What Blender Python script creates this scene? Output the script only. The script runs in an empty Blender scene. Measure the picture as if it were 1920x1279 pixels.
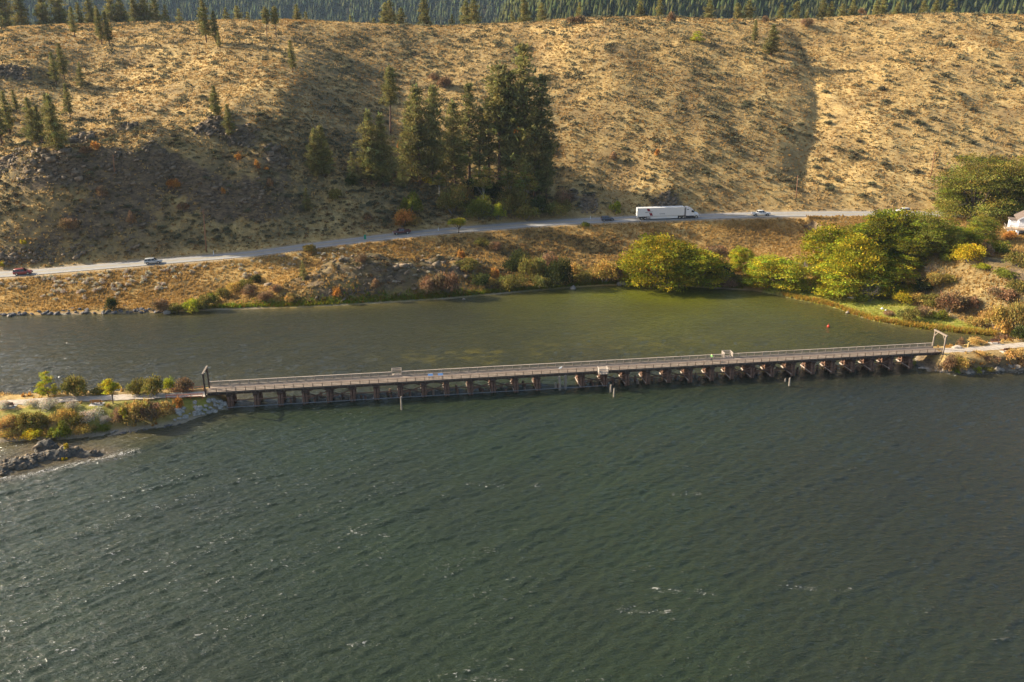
import bpy, bmesh, math, random
import numpy as np
from mathutils import Vector, Matrix

SC = bpy.context.scene
COL = SC.collection
R = math.radians
rng = np.random.default_rng(7)
random.seed(7)

# ------------------------------------------------------------------ camera
CAM_H, PITCH, FPX = 64.0, R(20.0), 1920 * 28 / 36
cd = bpy.data.cameras.new("camera")
cam = bpy.data.objects.new("camera", cd)
COL.objects.link(cam)
cam.location = (0, 0, CAM_H)
cam.rotation_euler = (R(90) - PITCH, 0, 0)
cd.lens, cd.sensor_width = 28.0, 36.0
cd.clip_start, cd.clip_end = 1.0, 6000.0
SC.camera = cam

# ------------------------------------------------------------------ daylight
SUN_EL, SUN_AZ = R(27.0), R(15.0)          # azimuth: from -X towards +Y (low sun, left and beyond)
SUN = Vector((-math.cos(SUN_EL) * math.cos(SUN_AZ), math.cos(SUN_EL) * math.sin(SUN_AZ), math.sin(SUN_EL)))
W = bpy.data.worlds.new("World")
SC.world = W
W.use_nodes = True
wn = W.node_tree.nodes
bg = wn["Background"]
sky = wn.new("ShaderNodeTexSky")
sky.sky_type = 'NISHITA'
sky.sun_disc = False
sky.sun_elevation = SUN_EL
sky.sun_rotation = math.atan2(SUN.x, SUN.y)
sky.altitude = 400
sky.air_density, sky.dust_density, sky.ozone_density = 1.0, 3.5, 0.6
W.node_tree.links.new(sky.outputs[0], bg.inputs[0])
bg.inputs[1].default_value = 0.1
ld = bpy.data.lights.new("sun", 'SUN')
ld.energy = 5.0
ld.angle = R(0.5)
ld.color = (1.0, 0.87, 0.67)
sun = bpy.data.objects.new("sun", ld)
sun.rotation_euler = SUN.to_track_quat('Z', 'Y').to_euler()
sun.location = (-200, 100, 200)
COL.objects.link(sun)
SC.view_settings.view_transform = 'Standard'
SC.view_settings.look = 'None'
SC.view_settings.gamma = 1.0
SC.view_settings.use_curve_mapping = False
SC.view_settings.exposure = 1.28
SC.cycles.max_bounces = 5
SC.cycles.diffuse_bounces = 2
SC.cycles.glossy_bounces = 2
SC.cycles.transmission_bounces = 3
SC.cycles.volume_bounces = 0
SC.cycles.transparent_max_bounces = 6

# ------------------------------------------------------------------ helpers
CP, SP = math.cos(PITCH), math.sin(PITCH)
def at_z(px, py, z=0.0):
    """point at height z seen at a position of the photograph"""
    u, v = (px - 960) / FPX, (py - 639.5) / FPX
    t = (CAM_H - z) / (SP + v * CP)
    return np.array([t * u, t * (CP - v * SP), z])
def at_y(px, py, y):
    u, v = (px - 960) / FPX, (py - 639.5) / FPX
    t = y / (CP - v * SP)
    return np.array([t * u, y, CAM_H - t * (SP + v * CP)])
def to_px(x, y, z):
    d = y * CP - (z - CAM_H) * SP
    q = -y * SP - (z - CAM_H) * CP
    return 960 + FPX * x / d, 639.5 + FPX * q / d

_T = np.random.default_rng(11).random((256, 256))
def vnoise(x, y):
    xi, yi = np.floor(x).astype(int), np.floor(y).astype(int)
    fx, fy = x - xi, y - yi
    fx, fy = fx * fx * fx * (fx * (fx * 6 - 15) + 10), fy * fy * fy * (fy * (fy * 6 - 15) + 10)
    a, b = _T[xi & 255, yi & 255], _T[(xi + 1) & 255, yi & 255]
    c, d = _T[xi & 255, (yi + 1) & 255], _T[(xi + 1) & 255, (yi + 1) & 255]
    return (a + (b - a) * fx) * (1 - fy) + (c + (d - c) * fx) * fy
def fbm(x, y, wl, octs=3, gain=0.5, off=0.0):
    s, a, n = 0, 1.0, 0
    for k in range(octs):
        f = 2.03 ** k / wl
        s = s + a * (vnoise(x * f + 17.3 * k + off, y * f + 9.1 * k + off * 1.7) - 0.5) * 2
        n += a
        a *= gain
    return s / n
def ridged(x, y, wl, octs=3, off=0.0):
    s, a = 0, 1.0
    for k in range(octs):
        f = 2.1 ** k / wl
        s = s + a * (1 - np.abs(2 * vnoise(x * f + 31.7 * k + off, y * f + 5.3 * k + off) - 1))
        a *= 0.5
    return s / 1.75
def sstep(t):
    t = np.clip(t, 0, 1)
    return t * t * (3 - 2 * t)
def smax(a, b, k):
    return 0.5 * (a + b + np.sqrt((a - b) ** 2 + k * k))

def fill_mesh(me, V, F):
    V = np.asarray(V, np.float32).reshape(-1, 3)
    Fs = F if isinstance(F, list) else [F]
    Fs = [np.asarray(f, np.int32) for f in Fs if len(f)]
    loops = np.concatenate([f.ravel() for f in Fs])
    tot = np.concatenate([np.full(len(f), f.shape[1], np.int32) for f in Fs])
    st = np.concatenate([[0], np.cumsum(tot)[:-1]]).astype(np.int32)
    me.vertices.add(len(V)); me.vertices.foreach_set("co", V.ravel())
    me.loops.add(len(loops)); me.loops.foreach_set("vertex_index", loops)
    me.polygons.add(len(tot)); me.polygons.foreach_set("loop_start", st); me.polygons.foreach_set("loop_total", tot)
    me.update(calc_edges=True)
def new_mesh(name, V, F, mat=None, smooth=False, cols=None):
    me = bpy.data.meshes.new(name)
    fill_mesh(me, V, F)
    if smooth:
        me.polygons.foreach_set("use_smooth", np.ones(len(me.polygons), bool))
    for k, c in (cols or {}).items():
        ca = me.color_attributes.new(k, 'FLOAT_COLOR', 'POINT')
        c = np.asarray(c, np.float32)
        if c.shape[1] == 3:
            c = np.concatenate([c, np.ones((len(c), 1), np.float32)], 1)
        ca.data.foreach_set("color", c.ravel())
    if mat:
        me.materials.append(mat)
    return me
def link(name, data, parent=None, loc=None, rot=None, scale=None, kind=None, label=None, cat=None, group=None):
    o = bpy.data.objects.new(name, data)
    COL.objects.link(o)
    if parent is not None: o.parent = parent
    if loc is not None: o.location = loc
    if rot is not None: o.rotation_euler = rot
    if scale is not None: o.scale = scale if hasattr(scale, '__len__') else (scale,) * 3
    if kind: o["kind"] = kind
    if label: o["label"] = label
    if cat: o["category"] = cat
    if group: o["group"] = group
    return o
def thing(name, label, cat, loc=(0, 0, 0), rz=0.0, group=None, scale=None):
    return link(name, None, None, loc, (0, 0, rz), scale, None, label, cat, group)

class MB:
    """collects boxes, tubes and panels; build() links them as one mesh object"""
    def __init__(s): s.V, s.F = [], []
    def add(s, vs, fs):
        b = len(s.V); s.V += [tuple(v) for v in vs]; s.F += [tuple(b + i for i in f) for f in fs]; return s
    def box(s, c, d, rz=0.0, taper=1.0, bev=0.0):
        hx, hy, hz = d[0] / 2, d[1] / 2, d[2] / 2
        cr, sr = math.cos(rz), math.sin(rz)
        vs = []
        for z, k in ((-hz, 1.0), (hz, taper)):
            for x, y in ((-hx, -hy), (hx, -hy), (hx, hy), (-hx, hy)):
                x, y = x * k, y * k
                vs.append((c[0] + x * cr - y * sr, c[1] + x * sr + y * cr, c[2] + z))
        return s.add(vs, [(3, 2, 1, 0), (4, 5, 6, 7), (0, 1, 5, 4), (1, 2, 6, 5), (2, 3, 7, 6), (3, 0, 4, 7)])
    def bar(s, a, b, w, h, up=(0, 0, 1)):
        a, b = Vector(a), Vector(b)
        d = (b - a).normalized(); u = Vector(up)
        if abs(d.dot(u)) > 0.98: u = Vector((1, 0, 0))
        r = d.cross(u).normalized(); u = r.cross(d)
        vs = [p + r * (sx * w / 2) + u * (sz * h / 2) for p in (a, b) for sx, sz in ((-1, -1), (1, -1), (1, 1), (-1, 1))]
        return s.add(vs, [(3, 2, 1, 0), (4, 5, 6, 7), (0, 1, 5, 4), (1, 2, 6, 5), (2, 3, 7, 6), (3, 0, 4, 7)])
    def tube(s, pts, rads, n=8, cap=True):
        pts = [Vector(p) for p in pts]; rings = []
        for i, p in enumerate(pts):
            d = (pts[min(i + 1, len(pts) - 1)] - pts[max(i - 1, 0)]).normalized()
            u = Vector((1, 0, 0)) if abs(d.x) < 0.9 else Vector((0, 1, 0))
            a = d.cross(u).normalized(); b = d.cross(a)
            rings.append([p + (a * math.cos(2 * math.pi * k / n) + b * math.sin(2 * math.pi * k / n)) * rads[i] for k in range(n)])
        fs = [(i * n + k, i * n + (k + 1) % n, (i + 1) * n + (k + 1) % n, (i + 1) * n + k) for i in range(len(pts) - 1) for k in range(n)]
        if cap: fs += [tuple(range(n - 1, -1, -1)), tuple(range((len(pts) - 1) * n, len(pts) * n))]
        return s.add([v for r_ in rings for v in r_], fs)
    def loft(s, secs, cap=True):
        n = len(secs[0])
        fs = [(i * n + k, i * n + (k + 1) % n, (i + 1) * n + (k + 1) % n, (i + 1) * n + k) for i in range(len(secs) - 1) for k in range(n)]
        if cap: fs += [tuple(range(n - 1, -1, -1)), tuple(range((len(secs) - 1) * n, len(secs) * n))]
        return s.add([v for q in secs for v in q], fs)
    def mesh(s, name, mat, smooth=False):
        me = bpy.data.meshes.new(name); me.from_pydata(s.V, [], s.F); me.update()
        bm = bmesh.new(); bm.from_mesh(me); bmesh.ops.recalc_face_normals(bm, faces=bm.faces[:]); bm.to_mesh(me); bm.free()
        if smooth: me.polygons.foreach_set("use_smooth", [True] * len(me.polygons))
        me.materials.append(mat)
        return me
    def build(s, name, mat, parent=None, smooth=False, **k):
        return link(name, s.mesh(name, mat, smooth), parent, **k)

# ------------------------------------------------------------------ materials
def mat_new(name):
    m = bpy.data.materials.new(name); m.use_nodes = True
    nt = m.node_tree; b = nt.nodes["Principled BSDF"]
    return m, nt, b
def N(nt, t, **k):
    n = nt.nodes.new(t)
    for a, v in k.items(): setattr(n, a, v)
    return n
def noise(nt, scale, detail=4, rough=0.6, vec=None, dist=0.0):
    n = N(nt, "ShaderNodeTexNoise"); n.inputs["Scale"].default_value = scale
    n.inputs["Detail"].default_value = detail; n.inputs["Roughness"].default_value = rough
    n.inputs["Distortion"].default_value = dist
    if vec is not None: nt.links.new(vec, n.inputs["Vector"])
    return n.outputs["Fac"]
def ramp(nt, fac, stops):
    r = N(nt, "ShaderNodeValToRGB")
    e = r.color_ramp.elements
    while len(e) > 1: e.remove(e[-1])
    for i, (p, c) in enumerate(stops):
        q = e[0] if i == 0 else e.new(p)
        q.position = p; q.color = (*c, 1) if len(c) == 3 else c
    nt.links.new(fac, r.inputs[0])
    return r.outputs[0]
def mix(nt, fac, a, b, mode='MIX'):
    m = N(nt, "ShaderNodeMix", data_type='RGBA', blend_type=mode)
    for s, v in ((m.inputs["Factor"], fac), (m.inputs[6], a), (m.inputs[7], b)):
        if isinstance(v, (int, float)): s.default_value = v
        elif isinstance(v, tuple): s.default_value = (*v, 1)
        else: nt.links.new(v, s)
    return m.outputs[2]
def math_n(nt, op, a, b=None, clamp=False):
    m = N(nt, "ShaderNodeMath", operation=op, use_clamp=clamp)
    for i, v in enumerate((a, b)):
        if v is None: continue
        if isinstance(v, (int, float)): m.inputs[i].default_value = v
        else: nt.links.new(v, m.inputs[i])
    return m.outputs[0]
def bump(nt, b, h, strength=0.5, dist=0.1):
    n = N(nt, "ShaderNodeBump"); n.inputs["Strength"].default_value = strength; n.inputs["Distance"].default_value = dist
    nt.links.new(h, n.inputs["Height"]); nt.links.new(n.outputs[0], b.inputs["Normal"])
def plain(name, col, rough=0.6, metal=0.0, var=0.18, scale=3.0, spec=0.4, bmp=0.0):
    m, nt, b = mat_new(name)
    tc = N(nt, "ShaderNodeTexCoord").outputs["Object"]
    f = noise(nt, scale, 5, 0.65, tc)
    c2 = tuple(max(0, c * (1 - var * 1.6)) for c in col); c3 = tuple(min(1, c * (1 + var)) for c in col)
    nt.links.new(ramp(nt, f, [(0.3, c2), (0.7, c3)]), b.inputs["Base Color"])
    b.inputs["Roughness"].default_value = rough; b.inputs["Metallic"].default_value = metal
    b.inputs["Specular IOR Level"].default_value = spec
    if bmp: bump(nt, b, f, bmp, 0.05)
    return m
def leafy(name, col, var=0.35, trans=0.3):
    """leaves and needles: per-clump tint from the mesh attribute, some light through"""
    m, nt, b = mat_new(name)
    at = N(nt, "ShaderNodeAttribute", attribute_name="tint")
    oi = N(nt, "ShaderNodeObjectInfo").outputs["Random"]
    hv = N(nt, "ShaderNodeHueSaturation")
    hv.inputs["Color"].default_value = (*col, 1)
    nt.links.new(math_n(nt, 'MULTIPLY_ADD', oi, 0.03), hv.inputs["Hue"])
    hv.inputs["Hue"].default_value = 0.5
    nt.links.remove(hv.inputs["Hue"].links[0])
    nt.links.new(math_n(nt, 'ADD', math_n(nt, 'MULTIPLY', oi, 0.3), 0.85), hv.inputs["Value"])
    c = mix(nt, 1.0, hv.outputs[0], at.outputs["Color"], 'MULTIPLY')
    d = N(nt, "ShaderNodeBsdfDiffuse"); t = N(nt, "ShaderNodeBsdfTranslucent"); ms = N(nt, "ShaderNodeMixShader")
    ms.inputs[0].default_value = trans
    nt.links.new(c, d.inputs[0]); nt.links.new(c, t.inputs[0])
    nt.links.new(d.outputs[0], ms.inputs[1]); nt.links.new(t.outputs[0], ms.inputs[2])
    nt.links.new(ms.outputs[0], nt.nodes["Material Output"].inputs[0])
    nt.nodes.remove(b)
    return m
# ------------------------------------------------------------------ land shape
def curve(pts, z=0.0):
    """photo positions on a level -> (x, y) table sorted by x"""
    P = np.array([at_z(p[0], p[1], p[2] if len(p) > 2 else z) for p in pts])
    return P[np.argsort(P[:, 0])]
def smooth_tab(P, ext, w):
    xs = np.arange(-420, 421, 2.0)
    out = [xs]
    for k in (1, 2):
        y = np.interp(xs, P[:, 0], P[:, k])
        ker = np.hanning(w); ker /= ker.sum()
        yp = np.pad(y, w, mode='edge')
        out.append(np.convolve(yp, ker, 'same')[w:-w])
    return out
SHORE = curve([(-600, 594), (0, 592), (100, 590), (220, 588), (330, 585), (420, 581), (560, 577), (660, 572), (760, 566), (850, 560), (920, 553),
               (1000, 546), (1070, 540), (1130, 536), (1200, 534), (1280, 537), (1340, 541), (1415, 545), (1450, 552), (1500, 563),
               (1560, 575), (1600, 590), (1640, 603), (1700, 613), (1760, 621), (1840, 629), (1890, 633)])
SHORE = np.vstack([SHORE, [[SHORE[-1, 0] + 4, 170, 0], [420, 168, 0]]])
sh_x, sh_y, _ = smooth_tab(SHORE, 0, 3)
ROAD = curve([(-700, 532, 4.2), (0, 515.5, 5.0), (43, 512.5, 5.1), (288, 492, 6.0), (480, 476, 6.7), (560, 464, 7.1), (684, 449, 7.6), (753, 441, 7.9),
              (860, 431, 8.3), (1000, 420, 8.9), (1107, 413.5, 9.3), (1200, 410, 9.7), (1310, 406.5, 10.1), (1425, 402.5, 10.5),
              (1560, 401, 10.9), (1690, 401, 11.2), (1800, 402, 11.4), (1910, 402, 11.5), (2600, 402, 12.0)])
rd_x, rd_y, rd_z = smooth_tab(ROAD, 0, 13)
RIDGE = np.array([at_y(*q) for q in [(-900, 62, 425), (-60, 56, 425), (0, 51, 420), (60, 48, 424), (130, 45, 428), (250, 42, 432), (330, 45, 425), (420, 40, 430), (560, 45, 432), (640, 51, 434), (760, 49, 440),
                  (900, 45, 440), (1040, 38, 436), (1130, 32, 432), (1250, 33, 430), (1450, 36, 430), (1540, 34, 434), (1700, 25, 432), (1800, 23, 430), (1920, 26, 428), (2700, 30, 428)]])
rg_x, rg_y, rg_z = smooth_tab(RIDGE, 0, 11)
f_sh = lambda x: np.interp(x, sh_x, sh_y)
f_rd = lambda x: np.interp(x, rd_x, rd_y)
f_rz = lambda x: np.interp(x, rd_x, rd_z)
f_gy = lambda x: np.interp(x, rg_x, rg_y)
f_gz = lambda x: np.interp(x, rg_x, rg_z)
CUT_X = [-420, -170, -95, -70, -30, 20, 420]
CUT_H = [9, 11, 11, 8, 3, 2, 2]
def H_hill(x, y):
    yr, zr, yg, zg = f_rd(x), f_rz(x), f_gy(x), f_gz(x)
    cut = np.interp(x, CUT_X, CUT_H)
    dd = np.maximum(y - (yr + 5.0), 0)
    s = np.clip(dd / (yg - yr - 5.0), 0, 1)
    z = zr - 0.1 + cut * sstep(dd / np.interp(x, [-70, -30], [25.0, 14.0])) + (zg - zr - cut) * (1 - (1 - s) ** 1.3)
    e = np.maximum(y - yg, 0)
    return z - 0.34 * (np.sqrt(e * e + 100) - 10)
def hit_f(h, px, py, y0=120.0, y1=470.0):
    """where the line of sight through a photo position meets the height function"""
    u, v = (px - 960) / FPX, (py - 639.5) / FPX
    t = np.arange(y0, y1, 0.25) / (CP - v * SP)
    x, y, z = t * u, t * (CP - v * SP), CAM_H - t * (SP + v * CP)
    below = np.nonzero(z <= h(x, y))[0]
    i = below[0] if len(below) else len(t) - 1
    return np.array([x[i], y[i], z[i]])
def line_of(pts):
    P = np.array([hit_f(H_hill, *p) for p in pts])
    return P[np.argsort(P[:, 1])]
# spurs (+) and gullies (-): crest line, height, half-widths to the left and right, end fades in metres
FEAT = [
    (line_of([(1500, 58), (1528, 120), (1532, 190), (1520, 255), (1502, 320)]), -6.5, 13, 52, 20),
    (line_of([(640, 52), (580, 100), (480, 190), (410, 255), (330, 300)]), 5.6, 70, 42, 25),
    (line_of([(300, 300), (215, 360), (130, 430), (60, 478)]), 3.0, 24, 30, 10),
    (line_of([(560, 170), (540, 230), (560, 300)]), 2.4, 16, 14, 15),
    (line_of([(700, 80), (770, 180), (850, 260), (930, 380)]), -6.0, 50, 48, 30),
    (line_of([(1060, 60), (1160, 180), (1230, 290)]), 2.2, 60, 60, 25),
    (line_of([(30, 75), (-20, 150), (-90, 260)]), 5.0, 40, 36, 25),
    (line_of([(230, 120), (190, 200), (130, 290)]), -4.5, 34, 30, 20),
    (line_of([(1700, 120), (1640, 250), (1600, 340)]), 2.5, 40, 45, 25),
    (line_of([(1000, 60), (1010, 110), (1040, 180)]), -2.2, 14, 18, 15),
    (line_of([(420, 95), (300, 105), (180, 100)]), 0.0, 30, 30, 10),
]
# rocky outcrops: photo position of the foot centre, half-width, run of the face, height
CROP = [((450, 300), 9, 3.6, 5.0), ((395, 292), 6, 3.5, 2.6), ((320, 356), 10, 3.6, 5.8), ((235, 362), 9, 3.4, 5.2), ((95, 350), 14, 4.2, 6.4), ((20, 330), 9, 5, 3.2), ((160, 300), 7, 3.5, 2.2), ((30, 165), 10, 4, 3.6),
        ((400, 385), 7, 4, 2.4), ((470, 390), 6, 4, 2.2), ((1105, 385), 5, 4, 1.6), ((1075, 365), 3, 3, 1.2), ((520, 330), 7, 4, 1.8), ((245, 275), 6, 3, 1.6), ((1250, 388), 8, 4, 1.2)]
CROP = [(hit_f(H_hill, *p), w, r_, h) for p, w, r_, h in CROP]
KNOLL = [(at_z(585, 540, 2.5), 15, 7, 3.4), (at_z(660, 520, 4), 12, 9, 4.6), (at_z(735, 515, 4.5), 14, 10, 4.9), (at_z(820, 500, 5), 13, 9, 3.6), (at_z(880, 490, 5.5), 10, 8, 2.2)]
def band(P, z=0.0):
    P = np.array([at_z(p[0], p[1], z) for p in P]); P = P[np.argsort(P[:, 0])]
    return P[:, 0], P[:, 1]
LS_W = band([(-500, 836), (0, 830), (140, 823), (250, 813), (330, 797), (400, 776), (440, 768)])
LS_T = band([(-500, 792), (0, 786), (100, 783), (190, 771), (260, 757), (330, 751), (400, 745)], 2.6)
LN_T = band([(-500, 742), (0, 739), (200, 734), (400, 727)], 2.7)
RS_W = band([(1690, 693), (1760, 698), (1800, 700), (1850, 698), (1920, 695), (2400, 690)])
RS_T = band([(1690, 672), (1760, 671), (1850, 669), (1920, 664), (2400, 640)], 3.0)
RN_T = band([(1690, 652), (1765, 648), (1850, 640), (1920, 633), (2400, 600)], 3.0)
X_L = at_z(388, 740, 3)[0]
X_R = at_z(1766, 664, 3)[0]
def causeway(x, y, sw, st, nt_, top, xe, sgn):
    yw, yt, yn = np.interp(x, *sw), np.interp(x, *st), np.interp(x, *nt_)
    yw = np.minimum(yw, yt - 0.9)
    z = np.where(y < yt, (top - 0.35) * np.clip((y - yw) / (yt - yw), -2, 1), top - 0.35)
    z = z + 0.35 * sstep((y - yt) / 1.5) * sstep((yn - y) / 1.5)
    z = z - np.maximum(y - yn, 0) * 0.75
    return np.maximum(z - np.maximum(sgn * (x - xe), 0) * 0.75 - 0.0, -3.0)
def H_base(x, y):
    z = H_hill(x, y)
    yr, zr, yg, ys = f_rd(x), f_rz(x), f_gy(x), f_sh(x)
    up = sstep((y - yr - 6) / 15.0) * (1 - sstep((y - yg + 30) / 45.0))
    for P, A, wl, wr, fd in FEAT:
        if A == 0: continue
        xc = np.interp(y, P[:, 1], P[:, 0])
        d = x - xc
        w = np.where(d < 0, wl, wr)
        g = np.exp(-np.abs(d / w) ** (1.05 if A == -6.5 else 1.6) * 1.2)
        e = sstep((y - P[0, 1] + fd) / (fd * 1.2)) * sstep((P[-1, 1] + fd - y) / (fd * 1.2))
        z = z + A * g * e * up
    for (cx, cy, cz), w, r_, h in CROP:
        q = y - cy + 1.6 * fbm(x, y, 5.0, 2, off=cx)
        m = np.exp(-(np.abs(x - cx) / w) ** 3)
        z = z + h * m * np.where(q < r_, sstep((q + r_) / (2 * r_)), np.exp(-np.maximum(q - r_, 0) / 22.0)) * sstep((y - yr - 5.5) / 3)
    # bank between road and shore
    yn = yr - 5.0
    d = np.maximum(yn - y, 0)
    sl = np.interp(x, [-200, -80, -30, 10, 40, 140], [0.30, 0.30, 0.36, 0.46, 0.6, 0.6])
    zb = zr - 0.1 - sl * np.sqrt(d * d + 0.5) + 0.4 * sstep((y - yn + 2) / 2)
    w = y - ys
    zl = np.where(w < 0, w * 0.3, 0.45 * (1 - np.exp(-w / 1.0)) + np.interp(x, [-200, 0, 60, 100, 420], [0.03, 0.05, 0.06, 0.035, 0.03]) * w)
    bl = 0.8 * fbm(x, y, 9.0, 2, off=4.0) * sstep((w - 3) / 4)
    zk = smax(zb, zl, 0.5)
    for (cx, cy, _), rx, ry, h in KNOLL:
        g = np.exp(-(np.abs((x - cx) / rx)) ** 2.6 - np.where(y < cy, np.abs((y - cy) / ry) ** 2.4, np.abs((y - cy) / 13.0) ** 2.4))
        zk = zk + h * g * sstep((w - 0.6) / 4.0) * sstep((yn - 1.0 - y) / 4.0) * 0.9
    zk = zk + bl * sstep((yn - y) / 6) * 0.5
    tb = ((x - 108) * 0.85 + (y - 195) * 0.5) / 26.0
    blf = -2.0 + 13.2 * sstep(tb) + 1.2 * fbm(x, y, 14.0, 3, off=8.0) * sstep(tb * 3) + 1.4 * sstep(tb * 8)
    zk = np.where(x > 100, smax(zk, np.minimum(blf, 11.2), 0.6) - 0.1, zk)
    zk = np.minimum(zk, np.where(w > 0, 1.0 * w + 0.05, w * 0.3))
    return np.where(y < yn, zk, z)
def road_w(x, y):
    d = np.abs(y - f_rd(x))
    return 1 - sstep((d - 4.6) / 1.6)
def rockmask(x, y):
    m = np.zeros_like(x + y)
    for (cx, cy, cz), w, r_, h in CROP:
        m = np.maximum(m, np.exp(-(np.abs(x - cx) / (w * 0.85)) ** 2.5 - (np.abs(y - cy - 0.4) / (r_ * 1.15)) ** 2.5))
    for (cx, cy, _), rx, ry, h in KNOLL:
        m = np.maximum(m, 0.85 * np.exp(-(np.abs((x - cx) / rx)) ** 3 - (np.abs((y - cy + 2.0) / (ry * 0.9))) ** 4))
    yr = f_rd(x)
    cutm = sstep((y - yr - 5.5) / 2) * sstep((yr + 24 - y) / 8) * sstep((-78 - x) / 20)
    m = np.maximum(m, cutm * (0.40 + 0.85 * fbm(x, y, 13, 3, off=2.2)))
    for px, py, z, rx, ry in ((1868, 520, 7, 5, 6), (1790, 470, 9, 2.5, 3), (1900, 560, 4, 4, 5)):
        c = at_z(px, py, z)
        m = np.maximum(m, 0.95 * np.exp(-((x - c[0]) / rx) ** 2 - ((y - c[1]) / ry) ** 2))
    return np.clip(m * (0.9 + 0.5 * fbm(x, y, 9, 3, off=44)), 0, 1)
def H(x, y):
    x, y = np.asarray(x, float), np.asarray(y, float)
    z = H_base(x, y)
    w = y - f_sh(x)
    rw = road_w(x, y)
    rk = rockmask(x, y)
    k = (1 - rw) * sstep((w - 1) / 5)
    hill = sstep((y - f_rd(x) - 12) / 20)
    z = z + k * (hill * (1 - 0.75 * sstep((y - f_gy(x) + 45) / 35)) * (2.6 * fbm(x, y * 0.42, 34, 2, off=1.0) + 0.75 * fbm(x, y, 11, 2, off=3.0)) + 0.26 * fbm(x, y, 3.6, 3, off=5.0))
    z = z + k * rk * (2.7 * (ridged(x * 1.0, y * 1.7, 6.5, 4, off=6.0) - 0.6) + 0.5 * fbm(x, y, 1.9, 2, off=7.0))
    return z
def H_near(x, y):
    x, y = np.asarray(x, float), np.asarray(y, float)
    a = causeway(x, y, LS_W, LS_T, LN_T, 3.05, X_L, 1)
    b = causeway(x, y, RS_W, RS_T, RN_T, 3.15, X_R, -1)
    a = np.where(x < 0, a, b)
    flat = sstep((np.abs(a - 3.1) - 0.02) / 0.4)
    return a + flat * (0.45 * fbm(x, y, 4.5, 3, off=12.0) + 0.12 * fbm(x, y, 1.2, 2, off=13.0)) * sstep((a + 0.4) / 0.8) - 0.05
def H_all(x, y):
    return np.maximum(H(x, y), np.where(np.asarray(y) < 183, H_near(x, y), -9))
def hit(px, py, y0=110.0, y1=470.0):
    return hit_f(H_all, px, py, y0, y1)
# ------------------------------------------------------------------ ground materials
def ground_mat():
    m, nt, b = mat_new("hillside ground")
    tc = N(nt, "ShaderNodeTexCoord").outputs["Object"]
    at = N(nt, "ShaderNodeAttribute", attribute_name="cover")
    tone = N(nt, "ShaderNodeAttribute", attribute_name="tone").outputs["Color"]
    sp = N(nt, "ShaderNodeSeparateColor"); nt.links.new(at.outputs["Color"], sp.inputs[0])
    rock, green, gravel, scrub = sp.outputs[0], sp.outputs[1], sp.outputs[2], at.outputs["Alpha"]
    n1 = noise(nt, 0.06, 4, 0.6, tc); n2 = noise(nt, 0.55, 5, 0.7, tc); n3 = noise(nt, 2.6, 4, 0.75, tc)
    straw = ramp(nt, n2, [(0.28, (0.235, 0.148, 0.052)), (0.45, (0.40, 0.265, 0.095)), (0.62, (0.51, 0.372, 0.160)), (0.8, (0.60, 0.465, 0.23))])
    brown = ramp(nt, n3, [(0.3, (0.12, 0.085, 0.042)), (0.7, (0.29, 0.19, 0.085))])
    c = mix(nt, ramp(nt, n1, [(0.42, (0, 0, 0)), (0.68, (0.85, 0.85, 0.85))]), straw, brown)
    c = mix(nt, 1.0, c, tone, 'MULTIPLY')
    sc = ramp(nt, n3, [(0.32, (0.055, 0.05, 0.028)), (0.55, (0.125, 0.11, 0.06)), (0.75, (0.25, 0.19, 0.09))])
    sf = math_n(nt, 'MULTIPLY', scrub, ramp(nt, noise(nt, 0.33, 5, 0.75, tc), [(0.36, (0, 0, 0)), (0.56, (1, 1, 1))]))
    c = mix(nt, sf, c, sc)
    gr = ramp(nt, n2, [(0.3, (0.12, 0.15, 0.022)), (0.5, (0.22, 0.235, 0.035)), (0.75, (0.36, 0.32, 0.08))])
    gf = math_n(nt, 'MULTIPLY', green, ramp(nt, noise(nt, 0.4, 4, 0.6, tc), [(0.25, (0.35, 0.35, 0.35)), (0.5, (1, 1, 1))]))
    c = mix(nt, gf, c, gr)
    vo = N(nt, "ShaderNodeTexVoronoi", feature='DISTANCE_TO_EDGE'); vo.inputs["Scale"].default_value = 0.9
    ws = N(nt, "ShaderNodeMapping"); ws.inputs["Scale"].default_value = (0.6, 0.6, 1.5)
    nt.links.new(tc, ws.inputs[0]); nt.links.new(ws.outputs[0], vo.inputs["Vector"])
    rk = ramp(nt, noise(nt, 0.8, 6, 0.7, ws.outputs[0], 0.6), [(0.3, (0.05, 0.037, 0.025)), (0.46, (0.13, 0.094, 0.058)), (0.58, (0.22, 0.155, 0.085)), (0.75, (0.33, 0.225, 0.11))])
    rk = mix(nt, ramp(nt, vo.outputs["Distance"], [(0.0, (0.55, 0.55, 0.55)), (0.09, (0, 0, 0))]), rk, (0.03, 0.028, 0.027))
    rf = ramp(nt, math_n(nt, 'ADD', rock, math_n(nt, 'MULTIPLY', math_n(nt, 'SUBTRACT', n2, 0.5), 1.6)), [(0.36, (0, 0, 0)), (0.72, (1, 1, 1))])
    c = mix(nt, rf, c, rk)
    gv = ramp(nt, n3, [(0.3, (0.20, 0.17, 0.135)), (0.7, (0.40, 0.35, 0.28))])
    c = mix(nt, gravel, c, gv)
    nt.links.new(c, b.inputs["Base Color"])
    b.inputs["Roughness"].default_value = 0.95; b.inputs["Specular IOR Level"].default_value = 0.12
    bump(nt, b, math_n(nt, 'ADD', n3, math_n(nt, 'MULTIPLY', noise(nt, 7.0, 3, 0.7, tc), 0.5)), 0.9, 0.35)
    return m
M_GROUND = ground_mat()

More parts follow.
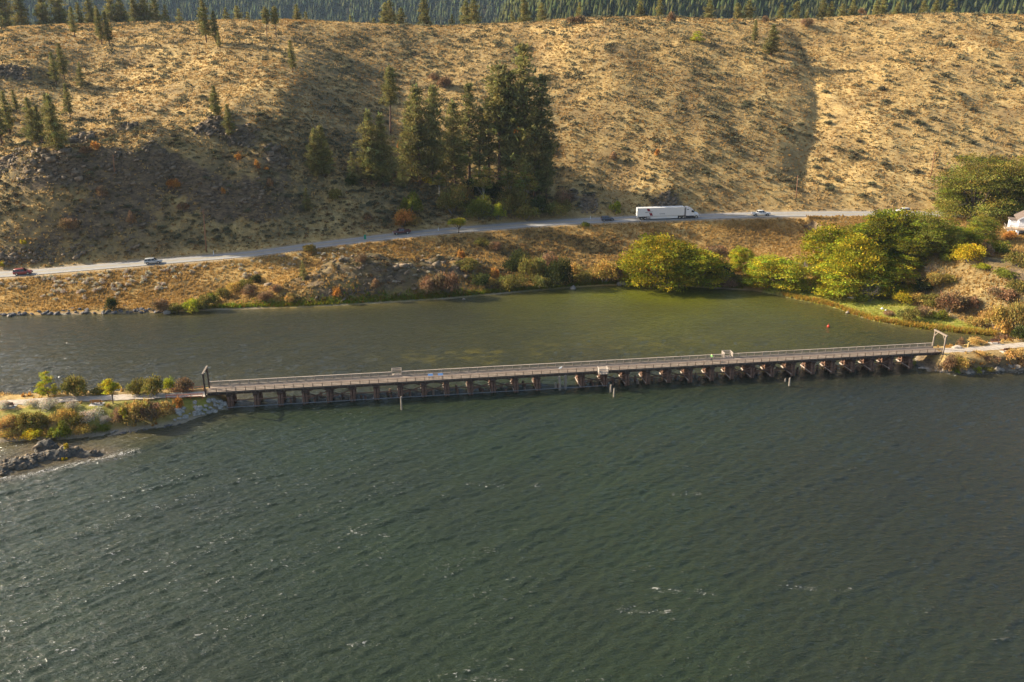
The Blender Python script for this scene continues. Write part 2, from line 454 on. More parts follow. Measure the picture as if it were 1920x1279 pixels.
def grid_mesh(name, xs, ys, hf, coverf, mat, cut_below=None):
    X, Y = np.meshgrid(xs, ys)
    Z = hf(X, Y)
    V = np.stack([X, Y, Z], -1).reshape(-1, 3)
    n, mrow = len(xs), len(ys)
    i = np.arange((mrow - 1) * n).reshape(mrow - 1, n)[:, :-1].ravel()
    F = np.stack([i, i + 1, i + n + 1, i + n], 1)
    if cut_below is not None:
        F = F[(Z.ravel()[F] > cut_below).any(1)]
        used = np.unique(F); mp = np.full(len(V), -1); mp[used] = np.arange(len(used))
        V, F = V[used], mp[F]
    cov = coverf(V[:, 0], V[:, 1], V[:, 2])
    tn = np.ones((len(V), 3))
    if hf is H:
        x, y = V[:, 0], V[:, 1]
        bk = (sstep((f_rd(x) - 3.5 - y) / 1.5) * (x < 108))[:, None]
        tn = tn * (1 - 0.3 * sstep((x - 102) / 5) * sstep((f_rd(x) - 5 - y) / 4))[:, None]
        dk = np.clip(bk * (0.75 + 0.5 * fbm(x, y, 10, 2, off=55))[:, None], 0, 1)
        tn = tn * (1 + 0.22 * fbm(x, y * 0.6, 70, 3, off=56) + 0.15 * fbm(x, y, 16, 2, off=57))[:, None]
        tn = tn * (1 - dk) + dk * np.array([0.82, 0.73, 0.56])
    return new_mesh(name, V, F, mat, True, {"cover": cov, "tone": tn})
LAWN = [at_z(*p, 0.8)[:2] for p in [(1430, 540), (1480, 535), (1560, 548), (1660, 560), (1760, 590), (1820, 605), (1870, 622), (1840, 634), (1760, 626), (1700, 617), (1640, 606), (1600, 592), (1560, 578), (1500, 566), (1440, 556)]]
def in_poly(x, y, P):
    c = np.zeros(x.shape, bool)
    for (x1, y1), (x2, y2) in zip(P, P[1:] + P[:1]):
        c ^= ((y1 > y) != (y2 > y)) & (x < (x2 - x1) * (y - y1) / (y2 - y1 + 1e-9) + x1)
    return c
def cover_far(x, y, z):
    w = y - f_sh(x); yr = f_rd(x); d = y - yr
    e = 1.2
    gx, gy = (H(x + e, y) - H(x - e, y)) / (2 * e), (H(x, y + e) - H(x, y - e)) / (2 * e)
    steep = np.sqrt(gx ** 2 + gy ** 2)
    rock = np.maximum(rockmask(x, y) * (0.55 + 0.5 * sstep((steep - 0.35) / 0.4)), 0.8 * sstep((steep - 0.95) / 0.5)) * (1 - road_w(x, y))
    green = 0.95 * in_poly(x, y, LAWN)
    green = np.maximum(green, 0.9 * np.exp(-((w - 2.4) / 1.8) ** 2) * sstep((x + 82) / 6) * sstep((-36 - x) / 8))
    green = np.maximum(green, 0.6 * np.exp(-((w - 1.8) / 1.3) ** 2) * sstep((x + 50) / 10) * sstep((60 - x) / 10))
    gravel = np.exp(-((np.abs(d) - 4.7) / 0.7) ** 2) * 0.85 + np.exp(-((w - 0.1) / 0.55) ** 2) * np.clip(0.5 + 0.8 * fbm(x, y, 6, 2, off=50), 0, 1)
    scrub = np.clip(0.35 + 0.75 * fbm(x, y, 45, 3, off=21) - 1.1 * gx, 0, 1) * sstep((y - yr - 6) / 8)
    scrub = np.maximum(scrub, np.clip(0.95 * sstep((-10 - d) / 10) * sstep((x + 62) / 14) * sstep((30 - x) / 20), 0, 1))
    scrub = np.maximum(scrub, 0.9 * sstep((d - 6) / 4) * sstep((75 - d) / 25) * sstep((20 - x) / 30) * np.clip(0.75 + 0.7 * fbm(x, y, 12, 3, off=23), 0, 1))
    scrub = scrub * np.interp(x, [-200, -60, 0, 60, 100, 140], [0.85, 0.95, 1.0, 0.75, 0.35, 0.25])
    scrub = np.maximum(scrub, 0.75 * sstep((x - 104) / 5) * sstep((-5 - d) / 4) * (1 - in_poly(x, y, LAWN)) * np.clip(0.8 + 0.8 * fbm(x, y, 8, 2, off=24), 0, 1))
    scrub = np.where(y > f_gy(x) - 25, scrub * 0.4, scrub)
    return np.stack([rock, green, np.clip(gravel, 0, 1), scrub], 1)
ROCKY = {}
def cover_near(x, y, z):
    a = H_near(x, y)
    edge = np.exp(-((z - 0.15) / 0.35) ** 2)
    left = x < 0
    lawn = np.where(left, in_poly(x, y, [at_z(*p, 2.8)[:2] for p in [(-50, 775), (40, 770), (60, 758), (160, 756), (250, 752), (390, 743), (390, 752), (300, 757), (215, 770), (190, 782), (60, 782), (-50, 790)]]), False)
    rock = np.where(left, 0.25 * sstep((2.0 - z) / 1.5) * (x > X_L - 14), 0.75 * sstep((2.6 - z) / 1.5))
    return np.stack([rock, 0.75 * lawn + 0.35 * np.exp(-((z - 0.9) / 0.5) ** 2) * left, 0.8 * edge, 0.45 * sstep((2.9 - z) / 1.0)], 1)
ys_far = np.concatenate([np.arange(172, 300, 0.8), np.arange(300, 450, 1.15), np.arange(450, 540, 6.0)])
xs_far = np.concatenate([np.arange(-420, -300, 6.0), np.arange(-300, 300, 0.95), np.arange(300, 421, 6.0)])
link("terrain", grid_mesh("terrain", xs_far, ys_far, H, cover_far, M_GROUND, -1.2), kind="structure")
near_h = lambda x, y: np.where(H(x, y) > H_near(x, y) + 0.02, -3.0, H_near(x, y))
link("causeway_ground", grid_mesh("left spit", np.arange(-190, -48, 0.42), np.arange(120, 172, 0.42), H_near, cover_near, M_GROUND, -0.8), kind="structure")
link("causeway_ground", grid_mesh("right spit", np.arange(84, 190, 0.45), np.arange(150, 190, 0.45), near_h, cover_near, M_GROUND, -0.8), kind="structure")

# ------------------------------------------------------------------ lake
def lake():
    m, nt, b = mat_new("lake water")
    tc = N(nt, "ShaderNodeTexCoord").outputs["Object"]
    at = N(nt, "ShaderNodeAttribute", attribute_name="water")
    big = noise(nt, 0.035, 3, 0.5, tc)
    c = mix(nt, ramp(nt, big, [(0.35, (0, 0, 0)), (0.7, (0.45, 0.45, 0.45))]), at.outputs["Color"], (0.020, 0.022, 0.015))
    mp = N(nt, "ShaderNodeMapping"); mp.inputs["Rotation"].default_value = (0, 0, R(-33)); mp.inputs["Scale"].default_value = (0.45, 1.0, 1.0)
    nt.links.new(tc, mp.inputs[0])
    foam_glint = at.outputs["Alpha"]
    fn = ramp(nt, noise(nt, 4.6, 4, 0.75, mp.outputs[0], 0.8), [(0.52, (0, 0, 0)), (0.62, (1, 1, 1))])
    ff = math_n(nt, 'MULTIPLY', math_n(nt, 'SUBTRACT', foam_glint, 0.3, True), 1.43, True)
    glint = math_n(nt, 'MULTIPLY', math_n(nt, 'MULTIPLY', foam_glint, 3.3, True), ramp(nt, noise(nt, 3.6, 2, 0.55, mp.outputs[0], 0.6), [(0.635, (0, 0, 0)), (0.68, (1, 1, 1))]))  # fine flecks: sun glints put into the water colour
    lumps = math_n(nt, 'MAXIMUM', math_n(nt, 'MULTIPLY', ff, fn), math_n(nt, 'MULTIPLY', glint, 0.55), True)
    c = mix(nt, lumps, c, (0.62, 0.6, 0.56))
    nt.links.new(c, b.inputs["Base Color"])
    nt.links.new(math_n(nt, 'ADD', math_n(nt, 'MULTIPLY', lumps, 0.5), 0.06), b.inputs["Roughness"])
    b.inputs["IOR"].default_value = 1.333
    b.inputs["Specular IOR Level"].default_value = 0.5
    h = math_n(nt, 'ADD', math_n(nt, 'MULTIPLY', noise(nt, 1.15, 3, 0.55, mp.outputs[0], 0.5), 1.0), math_n(nt, 'MULTIPLY', noise(nt, 3.6, 3, 0.65, mp.outputs[0], 0.6), 0.55))
    bump(nt, b, h, 1.0, 0.30)
    return m
M_WATER = lake()
def dist_shore(x, y):
    return np.minimum(f_sh(x) - y, 200)
ISLE = [((-30, 880), 5.5, 1.9, 1.1), ((25, 868), 5.0, 1.9, 1.25), ((62, 858), 3.2, 1.7, 1.2), ((88, 838), 2.3, 1.6, 2.0), ((100, 853), 3.2, 1.5, 1.35), ((130, 846), 2.8, 1.5, 1.45), ((162, 848), 3.0, 1.2, 0.8)]
ISLE = [(at_z(*p, 0.4), a, c, h) for p, a, c, h in ISLE]
def isle_h(x, y):
    z = np.full(np.shape(x), -0.9)
    for (cx, cy, _), rx, ry, h in ISLE:
        q = ((x - cx) / rx) ** 2 + ((y - cy) / ry) ** 2
        z = np.maximum(z, -0.9 + (h * 0.8 + 0.9) * np.maximum(1 - q, 0) ** 0.55)
    return z + sstep((z + 0.8) / 0.6) * (0.75 * (ridged(x, y, 1.5, 4, off=40) - 0.6) + 0.15 * fbm(x, y, 0.5, 2, off=41))
def build_lake():
    xs = np.concatenate([[-900, -500, -300, -220], np.arange(-170, -112, 0.8), np.arange(-112, 112, 0.42), np.arange(112, 172, 0.8), [220, 300, 500, 900]])
    ys = np.concatenate([[-600, -200, 0, 40], np.arange(60, 150, 0.36), np.arange(150, 232, 0.6), [245, 252]])
    X, Y = np.meshgrid(xs, ys)
    Z = np.zeros_like(X)
    g = np.random.default_rng(5)
    ds = dist_shore(X, Y)
    br = at_z(386, 736, 3.3), at_z(1765, 660, 3.3)
    behind = Y - np.interp(X, [br[0][0], br[1][0]], [br[0][1], br[1][1]])
    calm = np.interp(behind, [-10, 5, 60], [1.0, 0.95, 0.3]) * np.interp(ds, [0, 25], [0.35, 1]) * np.interp(X, [-170, 30, 90], [1.25, 1, 0.85])
    front = sstep((6 - behind) / 10)
    for k in range(52):
        wl = 0.95 * (2.5 / 0.95) ** g.random()
        if k >= 46: wl = 4.5 + 4 * g.random()
        th = R(130) + g.normal() * R(17 if k < 46 else 7)
        if g.random() < 0.12: th = R(65) + g.normal() * R(15)
        amp = 0.0095 * wl ** 0.8 * (0.5 + g.random()) * (1.0 if k < 46 else 0.5)
        ph = (X * math.cos(th) + Y * math.sin(th)) * 2 * math.pi / wl + g.random() * 6.28 + 1.5 * fbm(X, Y, 30, 2, off=k)
        if 30 <= k < 46:
            th = R(101) + g.normal() * R(7); wl = 2.2 + 1.6 * g.random(); amp *= 2.3 * (1 - front) 
            ph = (X * math.cos(th) + Y * math.sin(th)) * 2 * math.pi / wl + k + 1.2 * fbm(X, Y, 40, 2, off=k)
        Z += amp * (np.sin(ph) - 0.3 * np.cos(2 * ph))
    Z *= calm
    edge = sstep((np.abs(X) - 165) / 6) + sstep((Y - 228) / 4) + sstep((64 - Y) / 3)
    Z *= 1 - np.clip(edge, 0, 1)
    # colour of the water body: deep lake, shallower cove, weed, shallow margins, and painted reflection on the right
    deep = np.array([0.0190, 0.0290, 0.0130]); back = np.array([0.030, 0.030, 0.012]); cove = np.array([0.090, 0.092, 0.008])
    shal = np.array([0.125, 0.100, 0.030]); weed = np.array([0.145, 0.120, 0.016]); right = np.array([0.0155, 0.0172, 0.0125])
    n = fbm(X, Y, 26, 3, off=60)
    c = np.ones(X.shape + (3,)) * deep
    def blend(t, col):
        nonlocal c
        t = np.clip(t, 0, 1)[..., None]; c = c * (1 - t) + col * t
    blend(sstep((X - 10 + 18 * n) / 70) * 0.8, right)  # right side darker: duller sky reflection painted into the colour
    blend(sstep((behind + 4 + 6 * n) / 14), back)
    cv = at_z(1290, 552)
    blend(1.15 * np.exp(-(np.abs(X - cv[0]) / 52) ** 2.5 - (np.abs(Y - cv[1] - 4) / 42) ** 2) * (0.85 + 0.5 * n) * sstep(behind / 12), cove)
    cv2 = at_z(1180, 545)
    blend(0.5 * np.exp(-((X - cv2[0]) / 26) ** 2 - ((Y - cv2[1]) / 10) ** 2), np.array([0.115, 0.128, 0.010]))
    pt = fbm(X, Y, 4.5, 3, off=71)
    for px, py, rx, ry, a in ((850, 668, 15, 5, 0.38), (1060, 655, 22, 6, 0.3), (960, 690, 24, 4, 0.35), (1250, 640, 18, 6, 0.25)):
        q = at_z(px, py)
        blend(a * np.exp(-((X - q[0]) / rx) ** 2 - ((Y - q[1]) / ry) ** 2) * sstep((pt + 0.3) / 0.7) * sstep((fbm(X * 0.6, Y * 1.6, 1.8, 2, off=72) + 0.35) / 0.6), weed)
    blend(0.9 * np.exp(-np.maximum(ds, 0) / 3.2) * (0.8 + 0.6 * n), shal)
    yl, yr_ = np.interp(X, *LS_W), np.interp(X, *RS_W)
    yln, yrn = np.interp(X, *LN_T) + 3.6, np.interp(X, *RN_T) + 3.6
    dl = np.hypot(np.maximum(np.maximum(yl - Y, Y - yln), 0), np.maximum(X - X_L - 3, 0)); dr = np.hypot(np.maximum(np.maximum(yr_ - Y, Y - yrn), 0), np.maximum(X_R - 3 - X, 0))
    blend(np.exp(-dl / 3.5) * 0.75 + np.exp(-dr / 2.6) * 0.7, np.array([0.10, 0.08, 0.035]))
    pool = np.exp(-((X + 88) / 22) ** 2 - ((Y - np.interp(X, *LS_W) + 3.2) / 3.5) ** 2)
    blend(pool * 0.75, np.array([0.12, 0.105, 0.06]))
    di = np.min([np.sqrt(((X - q[0]) / (a + 3.0)) ** 2 + ((Y - q[1]) / (b_ + 2.0)) ** 2) for q, a, b_, h in ISLE], 0)
    blend(np.exp(-(di / 0.95) ** 3) * 0.8, np.array([0.12, 0.085, 0.045]))
    # foam: along the islet's lake side and tail, along the right bank, wind lines; the crest flecks are painted sun glints
    foam_glint = np.zeros_like(X)
    for a, b_, s_, w_ in (((-60, 905), (40, 893), 0.9, 0.35), ((40, 893), (130, 872), 1.0, 0.4), ((130, 872), (190, 860), 1.0, 0.5), ((190, 860), (250, 846), 1.0, 0.6),
                          ((1780, 702), (1850, 700), 0.8, 0.3), ((1850, 700), (1920, 697), 0.8, 0.3)):
        p, q = at_z(*a)[:2], at_z(*b_)[:2]
        t = np.clip(((X - p[0]) * (q[0] - p[0]) + (Y - p[1]) * (q[1] - p[1])) / ((q - p) @ (q - p)), 0, 1)
        d = np.hypot(X - p[0] - t * (q[0] - p[0]), Y - p[1] - t * (q[1] - p[1]))
        foam_glint = np.maximum(foam_glint, s_ * np.exp(-(d / (w_ * 1.5)) ** 2))
    for a, b_ in (((880, 908), (1010, 911)), ((1230, 1104), (1340, 1113)), ((610, 1205), (730, 1213)), ((640, 998), (735, 1003)), ((1160, 1143), (1260, 1148)), ((1480, 1100), (1600, 1107)), ((860, 1270), (960, 1278)), ((1260, 925), (1330, 928)), ((380, 1270), (420, 1274))):
        p, q = at_z(*a)[:2], at_z(*b_)[:2]
        t = np.clip(((X - p[0]) * (q[0] - p[0]) + (Y - p[1]) * (q[1] - p[1])) / ((q - p) @ (q - p)), 0, 1)
        d = np.hypot(X - p[0] - t * (q[0] - p[0]), Y - p[1] - t * (q[1] - p[1]))
        foam_glint = np.maximum(foam_glint, 0.2 * np.exp(-(d / 0.4) ** 2) * sstep((vnoise(X / 1.3, Y / 0.6) - 0.3) / 0.3))
    crest = 0.5 * sstep((Z - np.where(X < -10, 0.05, 0.08)) / 0.05) * sstep((vnoise(X / 1.1 + 9, Y / 1.1) - np.where(X < -10, 0.88, 0.93)) / 0.05)
    foam_glint = np.where(foam_glint > 0.02, 0.3 + 0.7 * foam_glint, 0)
    fl = sstep((Z - 0.015) / 0.06) * np.interp(behind, [-6, 4], [1, 0.25]) * (0.12 + 0.88 * sstep((30 - X - 0.6 * (Y - 90) + 25 * n) / 90)) * sstep((fbm(X, Y, 11, 2, off=63) + 0.35) / 0.4)  # where glints are painted: on crests, denser towards the sun side
    foam_glint = np.maximum(foam_glint, 0.3 * fl)
    V = np.stack([X, Y, Z], -1).reshape(-1, 3)
    n_ = len(xs)
    i = np.arange((len(ys) - 1) * n_).reshape(-1, n_)[:, :-1].ravel()
    F = np.stack([i, i + 1, i + n_ + 1, i + n_], 1)
    land = (H(X, Y) > 1.0).ravel()
    F = F[~land[F].all(1)]
    me = new_mesh("lake", V, F, M_WATER, True, {"water": np.concatenate([c, foam_glint[..., None]], -1).reshape(-1, 4)})
    link("lake", me, kind="structure")
    gx, gy = np.arange(-122, -62, 0.28), np.arange(104, 134, 0.28)
    xx, yy = np.meshgrid(gx, gy)
    mi, nt, b = mat_new("islet rock")
    tc = N(nt, "ShaderNodeTexCoord").outputs["Object"]
    f = noise(nt, 1.6, 6, 0.75, tc)
    nt.links.new(ramp(nt, f, [(0.3, (0.022, 0.02, 0.018)), (0.5, (0.06, 0.054, 0.044)), (0.68, (0.14, 0.12, 0.085))]), b.inputs["Base Color"])
    b.inputs["Roughness"].default_value = 0.9
    bump(nt, b, f, 0.9, 0.3)
    link("islet", grid_mesh("islet", gx, gy, isle_h, lambda x, y, z: np.zeros((len(x), 4)), mi, -0.35), kind="structure")
build_lake()
# lake bed, just under the opaque water, and out to the horizon behind the camera
mb = MB(); mb.add([(-1500, -1500, -4), (1500, -1500, -4), (1500, 320, -4), (-1500, 320, -4)], [(0, 1, 2, 3)])
mb.build("lake_bed", plain("lake bed", (0.12, 0.10, 0.06), 0.9), kind="structure")
# ------------------------------------------------------------------ vegetation meshes
def unit(v): return v / (np.linalg.norm(v, axis=1, keepdims=True) + 1e-9)
def cards(C, L, Wd, g, flat=0.0, dirs=None):
    """rhombic leaf faces round the points C; returns vertices, quads"""
    n = len(C)
    d = unit(g.normal(size=(n, 3)) * [1, 1, 1 - flat]) if dirs is None else unit(dirs + 0.45 * g.normal(size=(n, 3)))
    s = unit(np.cross(d, g.normal(size=(n, 3))))
    L = L * g.uniform(0.7, 1.3, (n, 1)); Wd = Wd * g.uniform(0.7, 1.3, (n, 1))
    V = np.stack([C - d * L / 2, C + s * Wd / 2, C + d * L / 2, C - s * Wd / 2], 1).reshape(-1, 3)
    return V, np.arange(4 * n).reshape(n, 4)
def tints(n, g, base, per=4, hue=0.12, val=0.3):
    k = np.clip(1 + val * g.normal(size=(n, 1)) * 0.6, 0.45, 1.7) * (1 + hue * g.normal(size=(n, 3)) * [1, 0.5, 0.6])
    return np.clip(np.repeat(base * k, per, 0), 0.02, 3)
class VB:
    def __init__(s): s.V, s.F, s.C, s.n = [], [], [], 0
    def add(s, V, F, C):
        s.V.append(V); s.F.append(F + s.n); s.C.append(C); s.n += len(V)
    def mesh(s, name, mat):
        return new_mesh(name, np.concatenate(s.V), s.F, mat, False, {"tint": np.concatenate(s.C)})
def limb(pts, rads, n=6):
    mb = MB(); mb.tube(pts, rads, n); return mb

M_BARK = plain("grey brown bark", (0.10, 0.075, 0.055), 0.9, var=0.4, scale=6)
M_PBARK = plain("reddish pine bark", (0.155, 0.085, 0.05), 0.9, var=0.4, scale=5)
M_BIRCH = plain("pale bark", (0.30, 0.28, 0.24), 0.8, var=0.3, scale=4)
M_TWIG = plain("bare twigs", (0.17, 0.14, 0.115), 0.9)
M_NEEDLE = leafy("pine needles", (0.21, 0.20, 0.072), trans=0.32)
M_NEEDLE2 = leafy("dark needles", (0.175, 0.172, 0.066), trans=0.32)
LEAF = {k: leafy(k + " leaves", c, trans=t) for k, c, t in (
    ("walnut", (0.250, 0.235, 0.020), 0.38), ("yellow", (0.46, 0.36, 0.028), 0.42), ("lime", (0.31, 0.33, 0.032), 0.4),
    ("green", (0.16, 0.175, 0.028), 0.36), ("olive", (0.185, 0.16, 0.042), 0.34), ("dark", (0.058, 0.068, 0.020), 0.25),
    ("willow", (0.235, 0.225, 0.045), 0.4), ("orange", (0.44, 0.215, 0.055), 0.4), ("russet", (0.255, 0.165, 0.085), 0.3),
    ("rabbit", (0.50, 0.44, 0.33), 0.25), ("sage", (0.150, 0.138, 0.078), 0.2), ("straw", (0.47, 0.31, 0.105), 0.35), ("gold", (0.38, 0.27, 0.075), 0.35),
    ("grass", (0.46, 0.315, 0.120), 0.4), ("reed", (0.42, 0.33, 0.07), 0.38), ("lawn", (0.27, 0.28, 0.045), 0.3))}

def pine_meshes(seed, c0=0.14, rmax=0.17, nb=64, top=0.75, mat=M_NEEDLE, Ht=18.0):
    g = np.random.default_rng(seed)
    lean = g.normal(size=2) * 0.012
    ax = lambda t: np.array([lean[0] * t * Ht + 0.12 * math.sin(3 * t + seed), lean[1] * t * Ht, t * Ht])
    tb = MB(); ts = np.linspace(0, 0.97, 9)
    tb.tube([ax(t) - np.array([0, 0, 0.4 if t == 0 else 0]) for t in ts], [0.013 * Ht * (1 - t) ** 0.8 + 0.03 for t in ts], 7)
    vb = VB()
    prof = lambda t: (np.clip((1 - t) / (1 - c0), 0, 1) ** top) * (0.55 + 0.45 * sstep((t - c0) / 0.22))
    lob = g.uniform(0, 6.28, 4)
    for i in range(nb):
        t = c0 + (1 - c0) * (i + g.random()) / nb
        az = i * 2.399 + g.normal() * 0.4
        L = Ht * rmax * prof(t) * g.uniform(0.6, 1.15) * (1 + 0.22 * math.sin(2 * az + lob[0]) * math.sin(9 * t + lob[1]))
        L = max(L, 0.35)
        rise = (0.5 * t - 0.28) * L + g.normal() * 0.12 * L
        b0 = ax(min(t, 0.97)); d = np.array([math.cos(az), math.sin(az), 0])
        b1 = b0 + d * L + np.array([0, 0, rise])
        tb.tube([b0, (b0 + b1) / 2 + np.array([0, 0, 0.05 * L]), b1], [0.012 * L + 0.02, 0.01 * L + 0.012, 0.008], 4, False)
        nc = max(2, int(2.2 * L))
        base = np.array([1, 1, 1]) * g.uniform(0.68, 1.3) * np.array([g.uniform(0.92, 1.18), 1, g.uniform(0.8, 1.05)])
        for q in np.linspace(0.34, 1.0, nc):
            c = b0 + (b1 - b0) * q + g.normal(size=3) * 0.14 * L
            m = 21 if L > 1 else 14
            P = c + g.normal(size=(m, 3)) * np.array([0.44, 0.44, 0.27]) * (0.6 + 0.35 * L / 2.5)
            V, F = cards(P, 0.66, 0.21, g, 0.25, dirs=np.tile(d * 0.6 + np.array([0, 0, 0.45]), (m, 1)))
            vb.add(V, F, tints(m, g, base, 4, 0.06, 0.3))
    m = 10
    P = ax(0.985) + g.normal(size=(m, 3)) * [0.18, 0.18, 0.35]
    V, F = cards(P, 0.8, 0.3, g, dirs=np.tile([0, 0, 1.0], (m, 1))); vb.add(V, F, tints(m, g, np.ones(3), 4))
    return tb.mesh("pine trunk", M_PBARK, True), vb.mesh("pine crown", mat), Ht

def bush_mesh(seed, kind, n=420, lobes=9, leaf=0.16, cap=None, capfrac=0.0, ragged=0.25, flat=0.55):
    """unit bush: about one unit in radius and one high"""
    g = np.random.default_rng(seed)
    vb = VB()
    LC = []
    for k in range(lobes):
        a = g.uniform(0, 6.28); r = g.uniform(0.1, 0.72) ** 0.8
        h = g.uniform(0.12, 0.62) * (1 - 0.45 * r) + 0.08
        LC.append((np.array([r * math.cos(a), r * math.sin(a), h]), g.uniform(0.26, 0.44)))
    per = n // lobes
    for c, rad in LC:
        d = unit(g.normal(size=(per, 3))); d[:, 2] = np.abs(d[:, 2]) * 1.0 - 0.25
        P = c + d * rad * (1 + ragged * g.normal(size=(per, 1))) * np.array([1.05, 1.05, 0.95])
        P[:, 2] = np.clip(P[:, 2], 0.01, None)
        base = np.ones(3) * g.uniform(0.7, 1.3) * np.array([g.uniform(0.88, 1.18), 1, g.uniform(0.85, 1.1)])
        V, F = cards(P, leaf * 1.35, leaf * 0.8, g, flat, dirs=d)
        vb.add(V, F, tints(per, g, base, 4, 0.1, 0.35))
    st = MB()
    for c, rad in LC[:7]:
        st.tube([(0.05 * c[0], 0.05 * c[1], -0.1), tuple(c * 0.6), tuple(c * 0.95)], [0.035, 0.022, 0.01], 4, False)
    me = vb.mesh(kind + " bush", LEAF[kind])
    me.materials.append(M_TWIG)
    bm = bmesh.new(); bm.from_mesh(me)
    vs = [bm.verts.new(v) for v in st.V]
    for f in st.F:
        try: bm.faces.new([vs[i] for i in f]).material_index = 1
        except ValueError: pass
    if cap:
        me.materials.append(LEAF[cap])
        zmax = {}
        for f in bm.faces:
            if f.material_index == 0:
                c = f.calc_center_median()
                if c.z > 0.34 + 0.3 * (1 - min(1, math.hypot(c.x, c.y))) and g.random() < capfrac: f.material_index = 2
    bm.to_mesh(me); bm.free()
    return me

def tree_meshes(seed, kind, Ht=10.0, Wd=9.0, trunk=0.16, clumps=70, per=46, leaf=0.42, bark=None, trs=1.0, shape=1.0, mixk=None, mixf=0.0, top=1.0):
    g = np.random.default_rng(seed)
    tb = MB(); vb, vm = VB(), VB()
    cz0 = trunk * Ht
    C = []
    lobes = []
    for k in range(max(5, int(Wd * 0.75))):
        a = k * 2.399 + g.normal() * 0.3; rr = 0.62 * math.sqrt((k + 0.4) / max(5, int(Wd * 0.75)))
        hh = g.uniform(0.35, 0.72) * (1 - 0.5 * rr) + 0.12
        lobes.append((np.array([rr * math.cos(a) * Wd / 2, rr * math.sin(a) * Wd / 2, cz0 + (Ht - cz0) * hh ** shape]), np.array([0.40 * Wd / 2, 0.40 * Wd / 2, 0.30 * (Ht - cz0)]) * g.uniform(0.75, 1.25)))
    if trunk < 0.12:
        nl = max(6, int(Wd * 0.8))
        for k in range(nl):
            a = k * 6.283 / nl + g.normal() * 0.2; rr = g.uniform(0.55, 0.78)
            lobes.append((np.array([rr * math.cos(a) * Wd / 2, rr * math.sin(a) * Wd / 2, Ht * g.uniform(0.10, 0.30)]), np.array([0.26 * Wd / 2, 0.26 * Wd / 2, 0.16 * Ht]) * g.uniform(0.8, 1.2)))
    top_l = max(q[0][2] + q[1][2] for q in lobes)
    tries = 0
    while len(C) < clumps and tries < 6000:
        tries += 1
        c_, rad = lobes[g.integers(len(lobes))]
        d = unit(g.normal(size=(1, 3)))[0]; d[2] = abs(d[2]) * 1.15 - 0.45
        p = c_ + d * rad * g.uniform(0.75, 1.1)
        p[2] = cz0 * 0.8 + (p[2] - cz0) * (Ht - cz0) / (top_l - cz0) * 0.97 + 0.1
        if p[2] < 0.3: continue
        if all(np.linalg.norm((p - q[0]) / [1, 1, 0.7]) > 0.052 * (Wd + Ht) for q in C): C.append((p, 1))
    rc = 0.055 * (Wd + Ht)
    for p, r in C:
        rr = rc * g.uniform(0.75, 1.25)
        d = unit(g.normal(size=(per, 3))); d[:, 2] = d[:, 2] * 0.7 + 0.18
        P = p + d * rr * g.uniform(0.3, 1.12, (per, 1)) * [1.25, 1.25, 0.62]
        out = np.array([p[0], p[1], 0.3 * Wd * 0.5]); out = out / (np.linalg.norm(out) + 1e-6)
        base = np.ones(3) * g.uniform(0.5, 1.35) * np.array([g.uniform(0.8, 1.25), 1, g.uniform(0.8, 1.15)])
        V, F = cards(P, leaf * 1.3, leaf * 0.75, g, 0.4, dirs=d * 0.5 + out * 0.4 - np.array([0, 0, 0.25]))
        T = tints(per, g, base, 4, 0.12, 0.32)
        k = int(per * np.clip(mixf * 2 * g.random() ** 1.5, 0, 1)) if mixk else 0
        if k: vm.add(V[:4 * k], F[:k], T[:4 * k])
        vb.add(V[4 * k:], np.arange(4 * (per - k)).reshape(-1, 4), T[4 * k:])
    forks = max(4, int(Wd * 0.9))
    tr = (0.016 * Ht + 0.02 * Wd / 2) * trs
    fork = np.array([0.02 * Ht, 0, max(cz0 * 0.9, 0.06 * Ht)])
    tb.tube([(0, 0, -0.5), (0.01 * Ht, 0, fork[2] * 0.5), tuple(fork)], [tr * 1.35, tr, tr * 0.9], 8)
    idx = g.permutation(len(C))[:forks * 3]
    for j in idx:
        p = C[j][0]
        m = fork + (p - fork) * 0.5 + np.array([0, 0, 0.08 * Ht]) + g.normal(size=3) * 0.05 * Wd
        tb.tube([tuple(fork), tuple(m), tuple(p)], [tr * 0.5, tr * 0.28, 0.03], 5, False)
    me = vb.mesh(kind + " crown", LEAF[kind])
    if mixk and vm.V:
        m2 = vm.mesh("mix", LEAF[mixk])
        bm = bmesh.new(); bm.from_mesh(me); k = len(bm.faces)
        bm.from_mesh(m2); bm.faces.ensure_lookup_table()
        for f in bm.faces[k:]: f.material_index = 1
        bm.to_mesh(me); bm.free(); me.materials.append(LEAF[mixk]); bpy.data.meshes.remove(m2)
    return tb.mesh("tree trunk", bark or M_BARK, True), me, Ht, Wd

def bare_mesh(seed, Ht=6.0, Wd=6.0, mat=None):
    g = np.random.default_rng(seed); tb = MB()
    def grow(p, d, L, r, n):
        q = p + d * L
        tb.tube([tuple(p), tuple((p + q) / 2 + g.normal(size=3) * 0.05 * L), tuple(q)], [r, r * 0.75, r * 0.5], 5 if r > 0.03 else 3, False)
        if n:
            for _ in range(4 if n > 1 else 5):
                e = d + g.normal(size=3) * 0.62; e[2] += 0.15; e = e / np.linalg.norm(e)
                grow(p + (q - p) * g.uniform(0.55, 1.0), e, L * g.uniform(0.55, 0.8), r * 0.5, n - 1)
    for k in range(3):
        a = k * 2.1; d = np.array([0.5 * math.cos(a) * Wd / Ht, 0.5 * math.sin(a) * Wd / Ht, 1.0]); d /= np.linalg.norm(d)
        grow(np.array([0, 0, -0.2]), d, Ht * 0.4, 0.09, 3)
    me = tb.mesh("bare branches", mat or M_TWIG)
    return me

